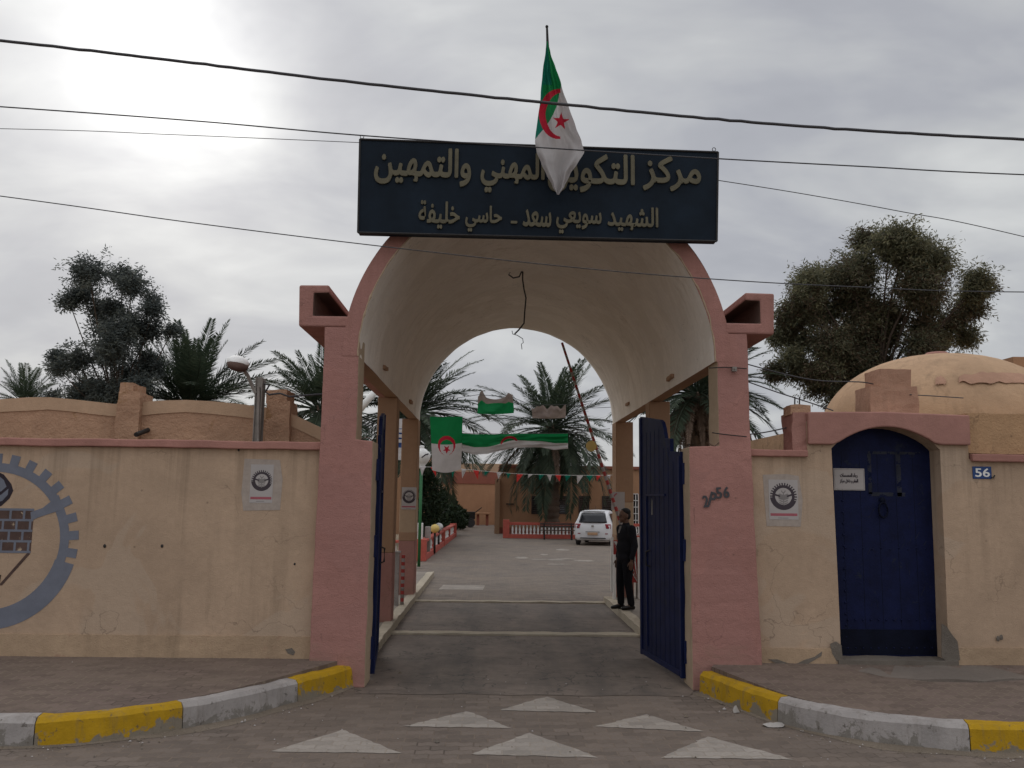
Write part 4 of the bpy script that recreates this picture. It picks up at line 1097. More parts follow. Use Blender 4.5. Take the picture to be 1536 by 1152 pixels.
# broken merlon with starter bars, stepped merlon over the door, dome
bm_ = thing('broken_pillar', at(1198, 660, WY), 'broken plastered pillar stub with two iron bars left of the door surround', 'pillar')
(xa, zb), (xb, zt) = wp(1185, 672, WY + .12), wp(1214, 612, WY + .12)
MB().box(xa, xb, WY + .02, WY + .34, 2.56, zt - .07).rough(.07, .03, 11).build('stub', 'hood', bm_)
MB().box(xa - .005, xb - .02, WY + .05, WY + .30, zt - .09, zt + .02).rough(.06, .022, 12).build('brick_core', 'orange', bm_)
for u in (1192, 1199):
    p = at(u, 600, WY + .15); MB().tube([Vector((p.x, p.y, zt - .05)), Vector((p.x, p.y, zt + .06)), Vector((p.x + .004, p.y, zt + .13))], .008, 6).build('bar', 'iron', bm_)
dm = thing('domed_building', (7, 12.4, 0), 'ochre domed building rising behind the blue door with patched plaster', 'building')
merlon(dm, 1308, 1379, 579, 1321, 1367, 553, 630, WY + .30, .45, 'merlon', 'bare')
MB().box(5.352, 16, WY + .02, WY + .29, 2.565, 3.02).rough(.2, .008, 13).build('parapet', 'ochre', dm)
MB().box(4.55, 16, WY + .62, 15.2, .05, 3.06).build('base', 'dome', dm)
DC, DRX, DZB, DHT = Vector((6.52, 12.45, 3.03)), 1.66, 3.03, 1.13
mb = MB(); seg, rg = 56, 16
for i in range(rg+1):
    th = PI/2*i/rg; r_ = DRX*math.cos(th)**.9 if i < rg else .02; z = DZB - .06 + (DHT+.06)*math.sin(th)
    for j in range(seg):
        a = 2*PI*j/seg; k_ = 1 + .012*noise.noise(Vector((math.cos(a)*2, math.sin(a)*2, z*2)))
        mb.v.append(Vector((DC.x + r_*k_*math.cos(a), DC.y + r_*k_*math.sin(a), z)))
for i in range(rg):
    for j in range(seg):
        q = (j+1) % seg; mb.f.append([i*seg+j, i*seg+q, (i+1)*seg+q, (i+1)*seg+j]); mb.m.append(0)
dmo = mb.build('dome', 'dome', dm, smooth=True)
MB().lathe([(.02, DHT + DZB + .045), (.14, DHT + DZB + .045), (.17, DHT + DZB + .02), (.17, DHT + DZB - .03), (.2, DHT + DZB - .06)], (DC.x, DC.y, 0), 20).build('finial_cap', 'hood', dm)
def dome_patch(u0, u1, v0, v1, name, mat, seed):
    # ragged patch where the outer plaster has come away, laid on the dome surface
    mb = MB(); n, m_ = 26, 8; vs = []
    for j in range(m_+1):
        for i in range(n+1):
            s, t = i/n, j/m_
            top = v0 + (v1-v0)*(.5 - .5*math.sin(PI*min(1, s*1.1))**.6 * (.75 + .6*noise.noise(Vector((s*9, seed, 0)))))
            bot = v1 - (v1-v0)*.25*noise.noise(Vector((s*9, seed, 4)))
            u = u0 + (u1-u0)*s; v = top + (bot-top)*t
            d = ray(u, v); o = Vector((0, 0, CAMH))
            # intersect with the ellipsoid of the dome
            A = Vector((1/DRX, 1/DRX, 1/DHT)); oo = Vector(((o.x-DC.x)*A.x, (o.y-DC.y)*A.y, (o.z-DZB)*A.z)); dd = Vector((d.x*A.x, d.y*A.y, d.z*A.z))
            a_, b_, c_ = dd.dot(dd), 2*oo.dot(dd), oo.dot(oo) - 1.012**2
            disc = b_*b_ - 4*a_*c_
            tt = (-b_ - math.sqrt(max(disc, 0)))/(2*a_)
            vs.append(o + d*tt)
    fs = [(j*(n+1)+i, (j+1)*(n+1)+i, (j+1)*(n+1)+i+1, j*(n+1)+i+1) for j in range(m_) for i in range(n)]
    mb.add(vs, fs); mb.build(name, mat, dmo)
dome_patch(1438, 1560, 556, 574, 'bare_patch', 'bare', 1)
dome_patch(1403, 1419, 562, 576, 'bare_patch', 'bare', 2)
br_ = thing('far_building', (20, 26, 0), 'plain brown roofline of a building to the right of the dome', 'building')
mb = MB().box(12.3, 24, 20, 30, 0, at(1515, 535, 20).z).build('wall', 'farwall', br_)

# ------------------------------------------------------------------ street lamp behind the left wall
LY = 10.25
lp = thing('street_lamp', at(387, 665, LY), 'short galvanised lamp pole with a white cobra lamp head above the left wall', 'street lamp')
(xa, _), (xb, zt) = wp(379, 660, LY), wp(395, 566, LY)
pm = MB(); pm.box(xa, xb, LY, LY + .012, 0, zt); pm.box(xa, xb, LY + .11, LY + .122, 0, zt); pm.box((xa+xb)/2 - .006, (xa+xb)/2 + .006, LY + .013, LY + .109, 0, zt)
pm.box(xa + .001, xa + .012, LY - .02, LY - .001, 0, zt - .003); pm.box(xb - .012, xb - .001, LY - .02, LY - .001, 0, zt - .003)
pm.build('pole', 'steel', lp)
MB().tube([at(388, 580, LY - .03), at(388, 600, LY - .03), at(387, 640, LY - .03), at(387, 664, LY - .03)], .018, 8).build('conduit', 'steel', lp)
MB().tube([at(384, 590, LY), at(378, 578, LY), at(372, 564, LY - .02), at(364, 552, LY - .05)], .022, 8).build('arm', 'steel', lp)
hd = at(357, 545, LY - .1)
rotm = Matrix.Rotation(.35, 3, 'Y') @ Matrix.Rotation(.25, 3, 'X')
h = MB().ball(hd + Vector((0, 0, .01)), (.125, .17, .075), 18, 10, rot=rotm).build('head', 'white', lp, smooth=True)
MB().ball(hd + Vector((.012, -.045, -.032)), (.120, .165, .066), 18, 10, rot=rotm).build('lens', 'dust', h, smooth=True)
MB().tube([at(u, v, LY + .05) for u, v in ((396, 576), (404, 578), (398, 588), (404, 592), (420, 590), (434, 595), (470, 592), (500, 590))], .012, 6).build('cable', 'black', lp)

# ------------------------------------------------------------------ overhead cables
def wire(name, pts, r, label, grp=None, mat='black', wob=0.0):
    P3 = [at(u, v, Y) for u, v, Y in pts]
    P3 = smooth_line(P3, 14)
    if wob: P3 = [p + Vector((0, wob*noise.noise(Vector((i*.9, 1, 0))), wob*noise.noise(Vector((i*.9, 0, 5))))) for i, p in enumerate(P3)]
    o = MB().tube(P3, r, 8).build(name, mat, None, smooth=True); return tag(o, label, 'cable', grp)
G_ = 'overhead cables in front of the gate'
wire('overhead_cable', [(-900, -10, 6.4), (-300, 34, 6.3), (0, 61, 6.3), (270, 92, 6.3), (536, 124, 6.3), (800, 152, 6.3), (1077, 179, 6.3), (1300, 196, 6.3), (1536, 209, 6.3), (1800, 220, 6.3), (2400, 225, 6.4)], .0120, 'thick twisted black cable, the highest one, crossing in front of the big flag', G_, wob=.006)
wire('overhead_cable', [(-800, 105, 8), (0, 160, 8), (300, 182, 8), (540, 203, 8), (820, 222, 8), (1077, 238, 8), (1300, 250, 8), (1536, 262, 8), (2300, 290, 8)], .0068, 'medium black cable running just along the top edge of the name board', G_)
wire('overhead_cable', [(-800, 180, 9.6), (0, 193, 9.6), (260, 202, 9.55), (542, 214, 9.5)], .0042, 'very thin pale cable ending at the upper left corner of the name board', G_)
wire('overhead_cable', [(1074, 270, 9.5), (1200, 290, 9.5), (1350, 317, 9.5), (1536, 355, 9.5), (2200, 520, 9.5)], .0050, 'thin cable dropping to the right from the edge of the name board', G_)
wire('overhead_cable', [(-800, 190, 7.4), (0, 294, 7.4), (280, 333, 7.4), (560, 368, 7.4), (870, 402, 7.4), (1090, 420, 7.4), (1300, 431, 7.4), (1536, 438, 7.4), (2300, 440, 7.4)], .0047, 'thin dark cable, the lowest one, crossing the mouth of the vault', G_)
G2 = 'slack cables between the gate and the dome'
wire('slack_cable', [(1120, 546, 9.9), (1180, 562, 9.95), (1230, 571, 10), (1290, 573, 10.05), (1310, 576, 10.1)], .007, 'upper slack cable from the right gate pillar to the stepped merlon', G2)
wire('slack_cable', [(1120, 572, 9.9), (1165, 588, 9.9), (1215, 604, 9.85), (1250, 616, 9.75)], .007, 'middle slack cable from the right gate pillar down to the door surround', G2)
wire('slack_cable', [(1120, 652, 9.9), (1150, 648, 9.88), (1187, 640, 9.85)], .007, 'short low cable from the right gate pillar up to the broken pillar stub', G2)
wire('slack_cable', [(1365, 592, 9.9), (1400, 594, 10.2), (1445, 597, 10.3)], .006, 'short cable between the stepped merlon and the base of the dome', G2)
wire('slack_cable', [(1064, 552, 9.47), (1090, 551, 9.47), (1120, 553, 9.47)], .006, 'thin cable stapled across the upper face of the right gate pillar', G2, mat='iron')
wire('slack_cable', [(1068, 649, 9.47), (1090, 652, 9.47), (1120, 655, 9.47)], .006, 'thin cable stapled across the right gate pillar near the coping', G2, mat='iron')
p = at(1101, 554, 9.47); tag(MB().box(p.x-.025, p.x+.025, p.y-.03, p.y+.02, p.z-.025, p.z+.025).tube([p+Vector((0,-.03,0)), p+Vector((0,-.05,0))], .01, 8).build('cable_clip', 'steel'), 'small metal cable clip screwed to the right gate pillar', 'clip')

# grit, pebbles and dry leaf scraps on the road and pavements
pb_ = MB(); r5 = random.Random(77)
def on_kerb(pts, side):
    i = r5.randrange(0, int(len(pts)*.8)); p = pts[i]; d = (pts[i+1]-pts[i]).normalized(); n = Vector((-d.y, d.x))*-side
    q = p + n*abs(r5.gauss(.03, .13)) + d*r5.uniform(0, .1); return q.x, q.y, .004
for k in range(900):
    m_ = r5.random()
    if m_ < .5: x, y, z = on_kerb(pl, -1) if r5.random() < .5 else on_kerb(pr, 1)
    elif m_ < .8: x, y, z = r5.uniform(-3.5, 5), r5.uniform(6.2, 10.5), .004
    else: x, y, z = r5.choice([r5.uniform(-6, -2.2), r5.uniform(3, 7)]), 9.6 - abs(r5.gauss(0, .12)), .262
    if z < .1 and y > 9.2 and not -1.2 < x < 2.0: continue
    q = r5.uniform(.003, .011)*(2.2 if r5.random() < .04 else 1)
    c = Vector((x, y, z + q*.4)); a = r5.uniform(0, PI)
    vs = [c + Vector((q*math.cos(a + t*PI/2)*r5.uniform(.7, 1.5), q*math.sin(a + t*PI/2)*r5.uniform(.6, 1.1), -q*.3)) for t in range(4)] + [c + Vector((0, 0, q*.6))]
    pb_.add(vs, [(0, 1, 4), (1, 2, 4), (2, 3, 4), (3, 0, 4)], r5.choice([0, 0, 1, 2]))
tag(pb_.build('pebbles', ['grit', 'cement', 'paper']), 'loose grit and pebbles scattered over the road and along the kerbs', 'pebbles', kind='stuff')

# litter by the right kerb
def crumple(c, r, seed, name, label, mat='litter'):
    mb = MB().ball(c, r, 14, 10)
    for v in mb.v:
        d = noise.noise_vector(v*14 + Vector((seed, 0, 0)))*.03; v += d; v.z = max(v.z, .006)
    tag(mb.build(name, mat), label, 'litter')
c = atz(1104, 1066, .02); crumple((c.x, c.y, .025), (.036, .032, .028), 1, 'crumpled_cup', 'small crumpled white cup lying close to the yellow end of the right kerb')
c = atz(1160, 1086, .02); crumple((c.x, c.y, .012), (.095, .06, .010), 5, 'torn_paper', 'flattened torn white paper lying beside the right kerb')

# ------------------------------------------------------------------ courtyard buildings
def wn(parent, x0, x1, z0, z1, y):
    f = MB(); t_ = .05
    for q in ((x0, x0+t_, z0, z1), (x1-t_, x1, z0, z1), (x0+t_, x1-t_, z0, z0+t_), (x0+t_, x1-t_, z1-t_, z1)): f.box(q[0], q[1], y - .04, y + .02, q[2], q[3])
    fo = f.build('window', 'shutter', parent)
    MB().box(x0+t_, x1-t_, y - .012, y - .004, z0+t_, z1-t_).build('pane', 'glass', fo)
    lv = MB()
    for k in range(9):
        z = z0 + t_ + (z1-z0-2*t_)*(k+.5)/9; lv.box(x0+t_+.002, x1-t_-.002, y - .03, y - .013, z-.02, z+.02)
    lv.build('louvre', 'shutter', fo)
BYY = 50.0
wg = thing('school_wing', (8, BYY, 0), 'long orange single storey wing with dark shuttered windows behind the balustrade', 'building')
xc = at(749, 790, BYY).x
MB().box(xc, 34, BYY, 62, 0, 3.72).build('wall', 'farwall', wg)
MB().box(xc - .05, 34, BYY - .12, 62, 3.72, 3.9).build('parapet', 'farband', wg, bevel=.02)
MB().box(xc, 34, BYY - .02, BYY - .001, 0, .35).build('plinth', 'farband', wg)
MB().box(xc - .28, xc + .0, BYY - .35, BYY + .02, 0, 3.1).build('corner_pier', 'colochre', wg)
for u0, u1 in ((797, 813), (838, 851), (868, 884), (903, 919), (970, 986)):
    a, b = at(u0, 771, BYY), at(u1, 744, BYY); wn(wg, a.x, b.x, a.z, b.z, BYY)
a, b = at(942, 793, BYY), at(957, 741, BYY)
g_ = MB().box(a.x, b.x, BYY - .03, BYY - .002, .1, b.z).build('door', 'glass', wg)
gr = MB()
for k in range(5):
    x = a.x + (b.x-a.x)*k/4; gr.box(x-.02, x+.02, BYY - .07, BYY - .035, .1, b.z)
for k in range(7):
    z = .1 + (b.z-.1)*k/6; gr.box(a.x, b.x, BYY - .085, BYY - .071, z-.02, z+.02)
gr.build('grille', 'white', g_)
pp = at(765, 756, BYY); MB().box(pp.x-.22, pp.x+.22, BYY - .14, BYY, pp.z-.03, pp.z+.03).build('name_bracket', 'iron', wg)
pp = at(755, 744, BYY)

bwY = 66.0
bw = thing('back_building', (-1, bwY, 0), 'orange end wall with a dark red band closing the far end of the yard', 'building')
MB().box(-14, 4, bwY, bwY + 4, 0, 3.05).build('wall', 'farwall', bw)
MB().box(-14, 4, bwY - .06, bwY + 4, 3.05, 3.95).build('band', 'farband', bw)
MB().box(-14, 4, bwY + .5, bwY + 4, 3.95, 4.6).build('roof_edge', 'colpale', bw)
tb = thing('stone_table', at(729, 783, bwY - 1.5), 'low stone table standing against the far orange wall', 'table')
a, b = at(712, 771, bwY - 1.5), at(736, 768, bwY - 1.5)
MB().box(a.x, b.x, bwY - 2.1, bwY - 1.2, .80, .92).build('top', 'farwall', tb, bevel=.02)
for x in (a.x + .15, b.x - .35): MB().box(x, x + .2, bwY - 1.9, bwY - 1.4, 0, .80).build('leg', 'farband', tb)
lb = thing('left_building', (-6, 48, 0), 'shaded brown building with pale corner pilaster left of the yard', 'building')
MB().box(-16, -3.75, 47, 60, 0, 4.3).build('wall', 'farwall', lb)
MB().box(-3.75, -3.35, 52, 60, 0, 4.0).build('pilaster', 'creamside', lb, bevel=.03)
MB().box(-16, -3.70, 46.93, 60, 4.3, 4.5).build('parapet', 'farband', lb)
ft = thing('cart', at(697, 788, 60), 'dark handcart parked at the end of the hedge', 'cart')
p = at(697, 787, 60)
MB().box(p.x - .75, p.x + .7, 59.6, 60.6, .55, 1.05).build('tray', 'iron', ft)
for dx in (-.45, .4): MB().tube([(p.x + dx, 59.5, .32), (p.x + dx, 59.58, .32)], .32, 16).build('wheel', 'black', ft)
MB().tube([(p.x + .7, 60, 1.0), (p.x + 1.15, 60, 1.35)], .035, 6).build('handle', 'iron', ft)

# ------------------------------------------------------------------ balustrades, bench, courtyard lamps
BAL = [(.05, 0), (.065, .02), (.065, .05), (.035, .08), (.05, .16), (.062, .22), (.045, .32), (.032, .38), (.06, .42), (.06, .45)]
def baluster(par, x, y, z, k=1.0, zk=1.0):
    MB().lathe([(r*k, z + h*zk) for r, h in BAL], (x, y, 0), 10).build('baluster', 'white', par, smooth=True)
bR = thing('balustrade', (3, 44.5, 0), 'long low red balustrade with white balusters in front of the orange wing', 'balustrade')
MB().box(.78, 9.5, 44.35, 44.65, 0, .20).build('base', 'salmon', bR, bevel=.01)
MB().box(.80, 9.5, 44.38, 44.62, .66, .80).build('rail', 'salmon', bR, bevel=.01)
MB().box(.60, .92, 44.32, 44.68, 0, .92).build('end_post', 'salmon', bR, bevel=.015)
for k in range(44): baluster(bR, 1.08 + k*.185, 44.5, .20, 1.0, 1.02)
bL = thing('balustrade', (-2.2, 27.9, 0), 'low red balustrade with pale balusters edging the planted bed on the left', 'balustrade')
A_, B_ = Vector((-2.2, 27.9, 0)), Vector((-1.95, 45.2, 0))
def obox(par, p, q, w_, z0, z1, name, mat):
    d = (q-p).normalized(); n = Vector((-d.y, d.x, 0))*w_/2
    vs = [p-n, q-n, q+n, p+n]; vs = [Vector((v.x, v.y, z0)) for v in vs] + [Vector((v.x, v.y, z1)) for v in vs]
    MB().add(vs, [(0,1,2,3),(7,6,5,4),(4,5,1,0),(5,6,2,1),(6,7,3,2),(7,4,0,3)]).build(name, mat, par, bevel=.012)
obox(bL, A_, B_, .30, 0, .20, 'base', 'salmon')
D_ = (B_-A_)
for q in (0, .5, 1): c = A_ + D_*q; obox(bL, c - Vector((0, .17, 0)), c + Vector((0, .17, 0)), .34, 0, .68, 'post', 'salmon')
for q in (.24, .76): c = A_ + D_*q; obox(bL, c - Vector((0, .10, 0)), c + Vector((0, .10, 0)), .22, .20, .56, 'post', 'salmon')
obox(bL, A_, B_, .24, .56, .64, 'rail', 'salmon')
for k in range(60):
    q = (k+.5)/60
    if min(abs(q-t) for t in (0, .24, .5, .76, 1)) > .016: c = A_ + D_*q; baluster(bL, c.x, c.y, .2, .9, .80)
obox(bL, Vector((-8, 27.9, 0)), Vector((-2.4, 27.9, 0)), .3, 0, .20, 'base', 'salmon')
obox(bL, Vector((-8, 27.9, 0)), Vector((-2.4, 27.9, 0)), .24, .56, .64, 'rail', 'salmon')
for k in range(34): baluster(bL, -2.55 - k*.16, 27.9, .2, .9, .80)
bn = thing('bench', (3.2, 43.4, 0), 'dark slatted garden bench standing before the white balusters', 'bench')
for k in range(4): MB().box(2.42, 4.15, 43.15 + k*.11, 43.24 + k*.11, .44, .475).build('slat', 'wood', bn)
for k in range(2): MB().box(2.42, 4.15, 43.60, 43.63, .58 + k*.13, .68 + k*.13).build('back_slat', 'wood', bn)
for x in (2.6, 3.95):
    MB().box(x, x + .06, 43.2, 43.26, 0, .44).box(x, x + .06, 43.54, 43.598, 0, .82).build('leg', 'iron', bn)

def yard_lamp(x, y, zt, label):
    t = thing('yard_lamp', (x, y, 0), label, 'lamp', None)
    MB().tube([(x, y, .05), (x, y, zt - .65)], .045, 10).build('pole', 'greenpole', t, smooth=True)
    MB().lathe([(.0, zt-.66), (.10, zt-.66), (.13, zt-.62), (.10, zt-.58), (.17, zt-.50), (.235, zt-.40), (.25, zt-.30), (.22, zt-.20), (.12, zt-.11), (.06, zt-.08), (.075, zt-.05), (.06, zt-.01), (0, zt)], (x, y, 0), 20).build('lantern', 'white', t, smooth=True)
    MB().tube([(x + .02, y - .24, zt-.36), (x + .12, y - .22, zt-.28), (x + .2, y-.16, zt-.25)], .018, 6).build('emblem_stroke', 'emblemdark', t)
    return t
p = at(633, 668, 25.0); yard_lamp(p.x, 25.0, p.z, 'green lamp post with a round white lantern beside the left rear column')
bnr = thing('hanging_banner', at(601, 690, 24), 'narrow white banner with blue marks glimpsed between the two left columns', 'banner')
a, b = at(592, 690, 24), at(608, 628, 24)
def bpos(s, t): return Vector((a.x + (b.x-a.x)*s, 24 + .03*math.sin(t*9 + s*4), b.z + (a.z-b.z)*t))
cloth_grid('cloth', 16, 50, bpos, lambda s, t: 2 if (.58 < t < .70 and (s-.5)**2*4 + (t-.64)**2*150 < .9) or (abs(t - .25) < .012) or (abs(t-.36) < .012 and s > .2) or (abs(t-.48) < .012 and s < .8) else 1, ['fgreen', 'fwhite', 'plateblue'], bnr)
def globe_post(u, v, Y, mat, label):
    p = at(u, v, Y); t = thing('globe_lamp', (p.x, Y, 0), label, 'lamp')
    MB().tube([(p.x, Y, .04), (p.x, Y, p.z - .14)], .04, 10).build('post', 'iron', t, smooth=True)
    MB().ball((p.x, Y, p.z), .16, 20, 14).build('globe', mat, t, smooth=True)
globe_post(652.5, 793, 31, 'lampyellow', 'low post with a yellow globe behind the left balustrade')
globe_post(658.5, 790.5, 34, 'whitechip', 'low post with a greyish white globe next to the yellow globe')
pb = thing('planter_box', at(629, 811, 30), 'white box planter behind the left balustrade corner', 'planter')
p = at(628.5, 800, 29)
MB().box(p.x - .14, p.x + .12, 28.9, 29.2, .06, 1.15).build('box', 'white', pb, bevel=.01)
MB().box(p.x + .16, p.x + .34, 29.4, 29.7, .06, 1.02).build('small_box', 'kerbwhite', pb, bevel=.01)

# tube street lamp glimpsed through the left side opening
tl = thing('tube_lamp', at(562, 640, 22), 'white tube lamp on a slanting arm seen through the left side opening', 'street lamp')
MB().tube([at(566, 584, 22), at(550, 602, 22), at(538, 617, 22)], .085, 12).build('tube', 'white', tl, smooth=True)
p = at(570, 580, 22); MB().tube([(p.x + .1, 22.1, 0), (p.x + .1, 22.1, p.z)], .05, 10).tube([(p.x + .1, 22.1, p.z), at(564, 587, 22)], .03, 8).build('pole', 'steel', tl)

# ------------------------------------------------------------------ barrier
BX, BYb = 2.46, 16.9
ba = thing('boom_barrier', (BX + .2, BYb, .118), 'raised red and white striped barrier boom with its red counterweight panel', 'barrier')
p0, p1 = at(936, 800, BYb), at(843, 514, BYb)
n = 44; bm1 = MB()
bm1.tube([p0.lerp(p1, k/n) for k in range(n+1)], [.034 - .010*k/n for k in range(n+1)], 8)
for k in range(n):
    for j in range(8): bm1.m[k*8+j] = k % 2
bm1.build('boom', ['kerbwhite', 'redpaint'], ba)
dc = at(887, 669, BYb - .07); MB().tube([dc, dc + Vector((0, .02, 0))], .105, 24).build('disc', 'lampyellow', ba)
xl, xr = at(921, 850, BYb).x, at(957.5, 850, BYb).x
pn = MB().box(xl, xr, BYb + .10, BYb + .14, .42, 1.22).build('panel', 'redpaint', ba)
fr = MB()
fr.box(xl - .045, xl, BYb + .07, BYb + .15, .25, 1.28); fr.box(xr, xr + .045, BYb + .07, BYb + .15, .118, 1.28)
fr.build('panel_post', 'white', ba)
sr = MB()
for k in range(4):
    s0 = xl + .02 + k*.17 - .18
    q = [(s0, 1.20), (s0 + .055, 1.20), (s0 + .50, .44), (s0 + .445, .44)]
    q = [(min(max(x, xl + .004), xr - .004), z) for x, z in q]
    if q[0][0] < xr - .02: sr.prism_y(q, BYb + .088, BYb + .0985)
sr.build('diagonal_stripe', 'whitechip', pn)
for x in (xr - .13, xr - .03, xl + .12): MB().box(x, x + .025, BYb + .11, BYb + .135, .118, .42).build('foot', 'steel', ba)
MB().box(xl - .02, xl + .03, BYb - .06, BYb + .06, .118, .95).build('pivot_post', 'white', ba)
sp = thing('striped_post', at(604, 885, 15.6), 'short red and white striped post beside the left rear column', 'post')
p = at(603.5, 888, 15.6)
r1 = MB().tube([(p.x, 15.6, .12 + k*.062) for k in range(15)], .032, 10)
for k in range(14):
    for j in range(10): r1.m[k*10+j] = k % 2
r1.build('post', ['kerbwhite', 'redpaint'], sp)
wpst = tag(MB().box(p.x - .14, p.x - .07, 15.55, 15.65, .118, 1.02).box(p.x - .16, p.x - .05, 15.53, 15.67, 1.021, 1.05).build('rest_post', 'kerbwhite'), 'plain greyish white post touching the striped post', 'post')

# ------------------------------------------------------------------ white hatchback
def build_car():
    cx, cy, rot = at(886, 800, 38.9).x + .5, 40.0, math.radians(-15)
    t = thing('parked_car', (cx, cy, 0), 'white hatchback parked by the balustrade, seen from behind', 'car')
    t.rotation_euler = (0, 0, rot)
    def B(mb, name, mats, par=None, smooth=True, bevel=0):
        o = mb.build(name, mats, None, smooth, bevel); o.parent = par or t; return o
    # local: x across, y forward, rear at y=-1.9
    # stations: y, half width low, half width belt, half width roof, z bottom, z belt, z roof
    ST = [(-1.90, .70, .74, .60, .34, .86, .90), (-1.86, .77, .80, .63, .26, .90, 1.00), (-1.74, .80, .825, .61, .22, .93, 1.36), (-1.55, .82, .83, .60, .20, .94, 1.49), (-1.0, .825, .835, .60, .20, .93, 1.53),
          (-.2, .825, .835, .60, .20, .92, 1.53), (.35, .825, .83, .58, .20, .91, 1.47), (.75, .825, .825, .60, .20, .91, 1.22), (1.05, .82, .81, .66, .20, .91, .98), (1.6, .80, .77, .62, .22, .82, .86), (1.88, .70, .68, .5, .28, .68, .72), (1.95, .55, .55, .4, .36, .55, .6)]
    mb = MB(); rings = []
    for y, wl, wb, wr, zb, zbelt, zr in ST:
        half = [(0, zb), (wl*.9, zb), (wl, zb + .07), (wl + .01, zb + .25), (wb, zbelt - .10), (wb - .012, zbelt), (wb - .03 + (wr - wb)*.45, zbelt + (zr - zbelt)*.5), (wr + .015, zr - .06*min(1, (zr - zbelt)*3)), (wr*.8, zr - .01), (0, zr + .012)]
        rg_ = [(x, y, z) for x, z in half] + [(-x, y, z) for x, z in half[-2:0:-1]]
        rings.append(rg_)
    n_ = len(rings[0]); mb.v = [Vector(p) for r in rings for p in r]
    for i in range(len(rings)-1):
        for j in range(n_):
            q = (j+1) % n_; mb.f.append([i*n_+j, i*n_+q, (i+1)*n_+q, (i+1)*n_+j]); mb.m.append(0)
    mb.f.append(list(range(n_-1, -1, -1))); mb.m.append(0); mb.f.append([(len(rings)-1)*n_+j for j in range(n_)]); mb.m.append(0)
    body = B(mb, 'body', 'carwhite', bevel=.01)
    # rear window follows the tailgate slope
    def rear(x, z):
        pts = [(.34, -1.905), (.80, -1.925), (.90, -1.91), (1.00, -1.865), (1.36, -1.745), (1.49, -1.56)]
        for (za, ya), (zb, yb) in zip(pts, pts[1:]):
            if z <= zb: return ya + (yb-ya)*(z-za)/(zb-za) + .10*(x/.8)**2
        return pts[-1][1] + .1*(x/.8)**2
    def patch(name, corner, mat, off=-.012, nx=10, nz=6, par=None):
        (xa0, xb0, z0), (xa1, xb1, z1) = corner; m2 = MB()
        for j in range(nz+1):
            for i in range(nx+1):
                tt = j/nz; xa, xb = xa0+(xa1-xa0)*tt, xb0+(xb1-xb0)*tt; x = xa+(xb-xa)*i/nx; z = z0+(z1-z0)*tt
                m2.v.append(Vector((x, rear(x, z) + off, z)))
        for j in range(nz):
            for i in range(nx): m2.f.append([j*(nx+1)+i, j*(nx+1)+i+1, (j+1)*(nx+1)+i+1, (j+1)*(nx+1)+i]); m2.m.append(0)
        o = B(m2, name, mat, par)
        sd = o.modifiers.new('thick', 'SOLIDIFY'); sd.thickness = .02; sd.offset = 1
        return o
    patch('rear_window', ((-.62, .62, .98), (-.52, .52, 1.39)), 'glass', -.03)
    for sgn in (-1, 1):
        a, b = (.53, .775) if sgn > 0 else (-.775, -.53)
        patch('tail_lamp', ((a + (.06 if sgn > 0 else 0), b - (0 if sgn > 0 else .06), .74), (a, b, .93)), 'tail', -.035)
        patch('reflector', ((sgn*.62 - .08, sgn*.62 + .08, .50), (sgn*.62 - .08, sgn*.62 + .08, .54)), 'tail', -.035)
    patch('number_plate', ((-.22, .22, .46), (-.22, .22, .57)), 'plateyellow', -.045)
    patch('plate_recess', ((-.32, .32, .585), (-.30, .30, .615)), 'inkgrey', -.036)
    patch('badge', ((-.05, .05, .80), (-.05, .05, .88)), 'steel', -.036)
    patch('bumper_lip', ((-.55, .55, .30), (-.60, .60, .345)), 'black', -.02)
    B(MB().box(-.50, .50, -1.70, -1.58, 1.47, 1.50), 'spoiler', 'carwhite', bevel=.012)
    for sgn in (-1, 1):
        m2 = MB(); x = sgn
        def sw(y0, y1, y2, y3):
            q = [Vector((sgn*.818, y0, .97)), Vector((sgn*.818, y1, .97)), Vector((sgn*.665, y2, 1.38)), Vector((sgn*.665, y3, 1.38))]
            m2.add(q + [p + Vector((sgn*.012, 0, .004)) for p in q], [(0,1,2,3),(7,6,5,4),(0,4,5,1),(1,5,6,2),(2,6,7,3),(3,7,4,0)])
        sw(-1.5, -.62, -.62, -1.38); sw(-.55, .55, .28, -.55)
        B(m2, 'side_window', 'glass', smooth=False)
        B(MB().ball((sgn*.92, .45, .98), (.10, .07, .07), 12, 8), 'mirror', 'carwhite')
        for y in (-1.22, 1.22):
            wh = MB().tube([(sgn*.66, y, .29), (sgn*.83, y, .29)], .29, 24); wo_ = B(wh, 'wheel', 'black', smooth=False, bevel=.02)
            B(MB().tube([(sgn*.80, y, .29), (sgn*.838, y, .29)], .18, 20), 'rim', 'steel', wo_, smooth=False)
    B(MB().tube([(0, -1.0, 1.53), (0, -1.16, 1.72)], .006, 6), 'aerial', 'black')
build_car()

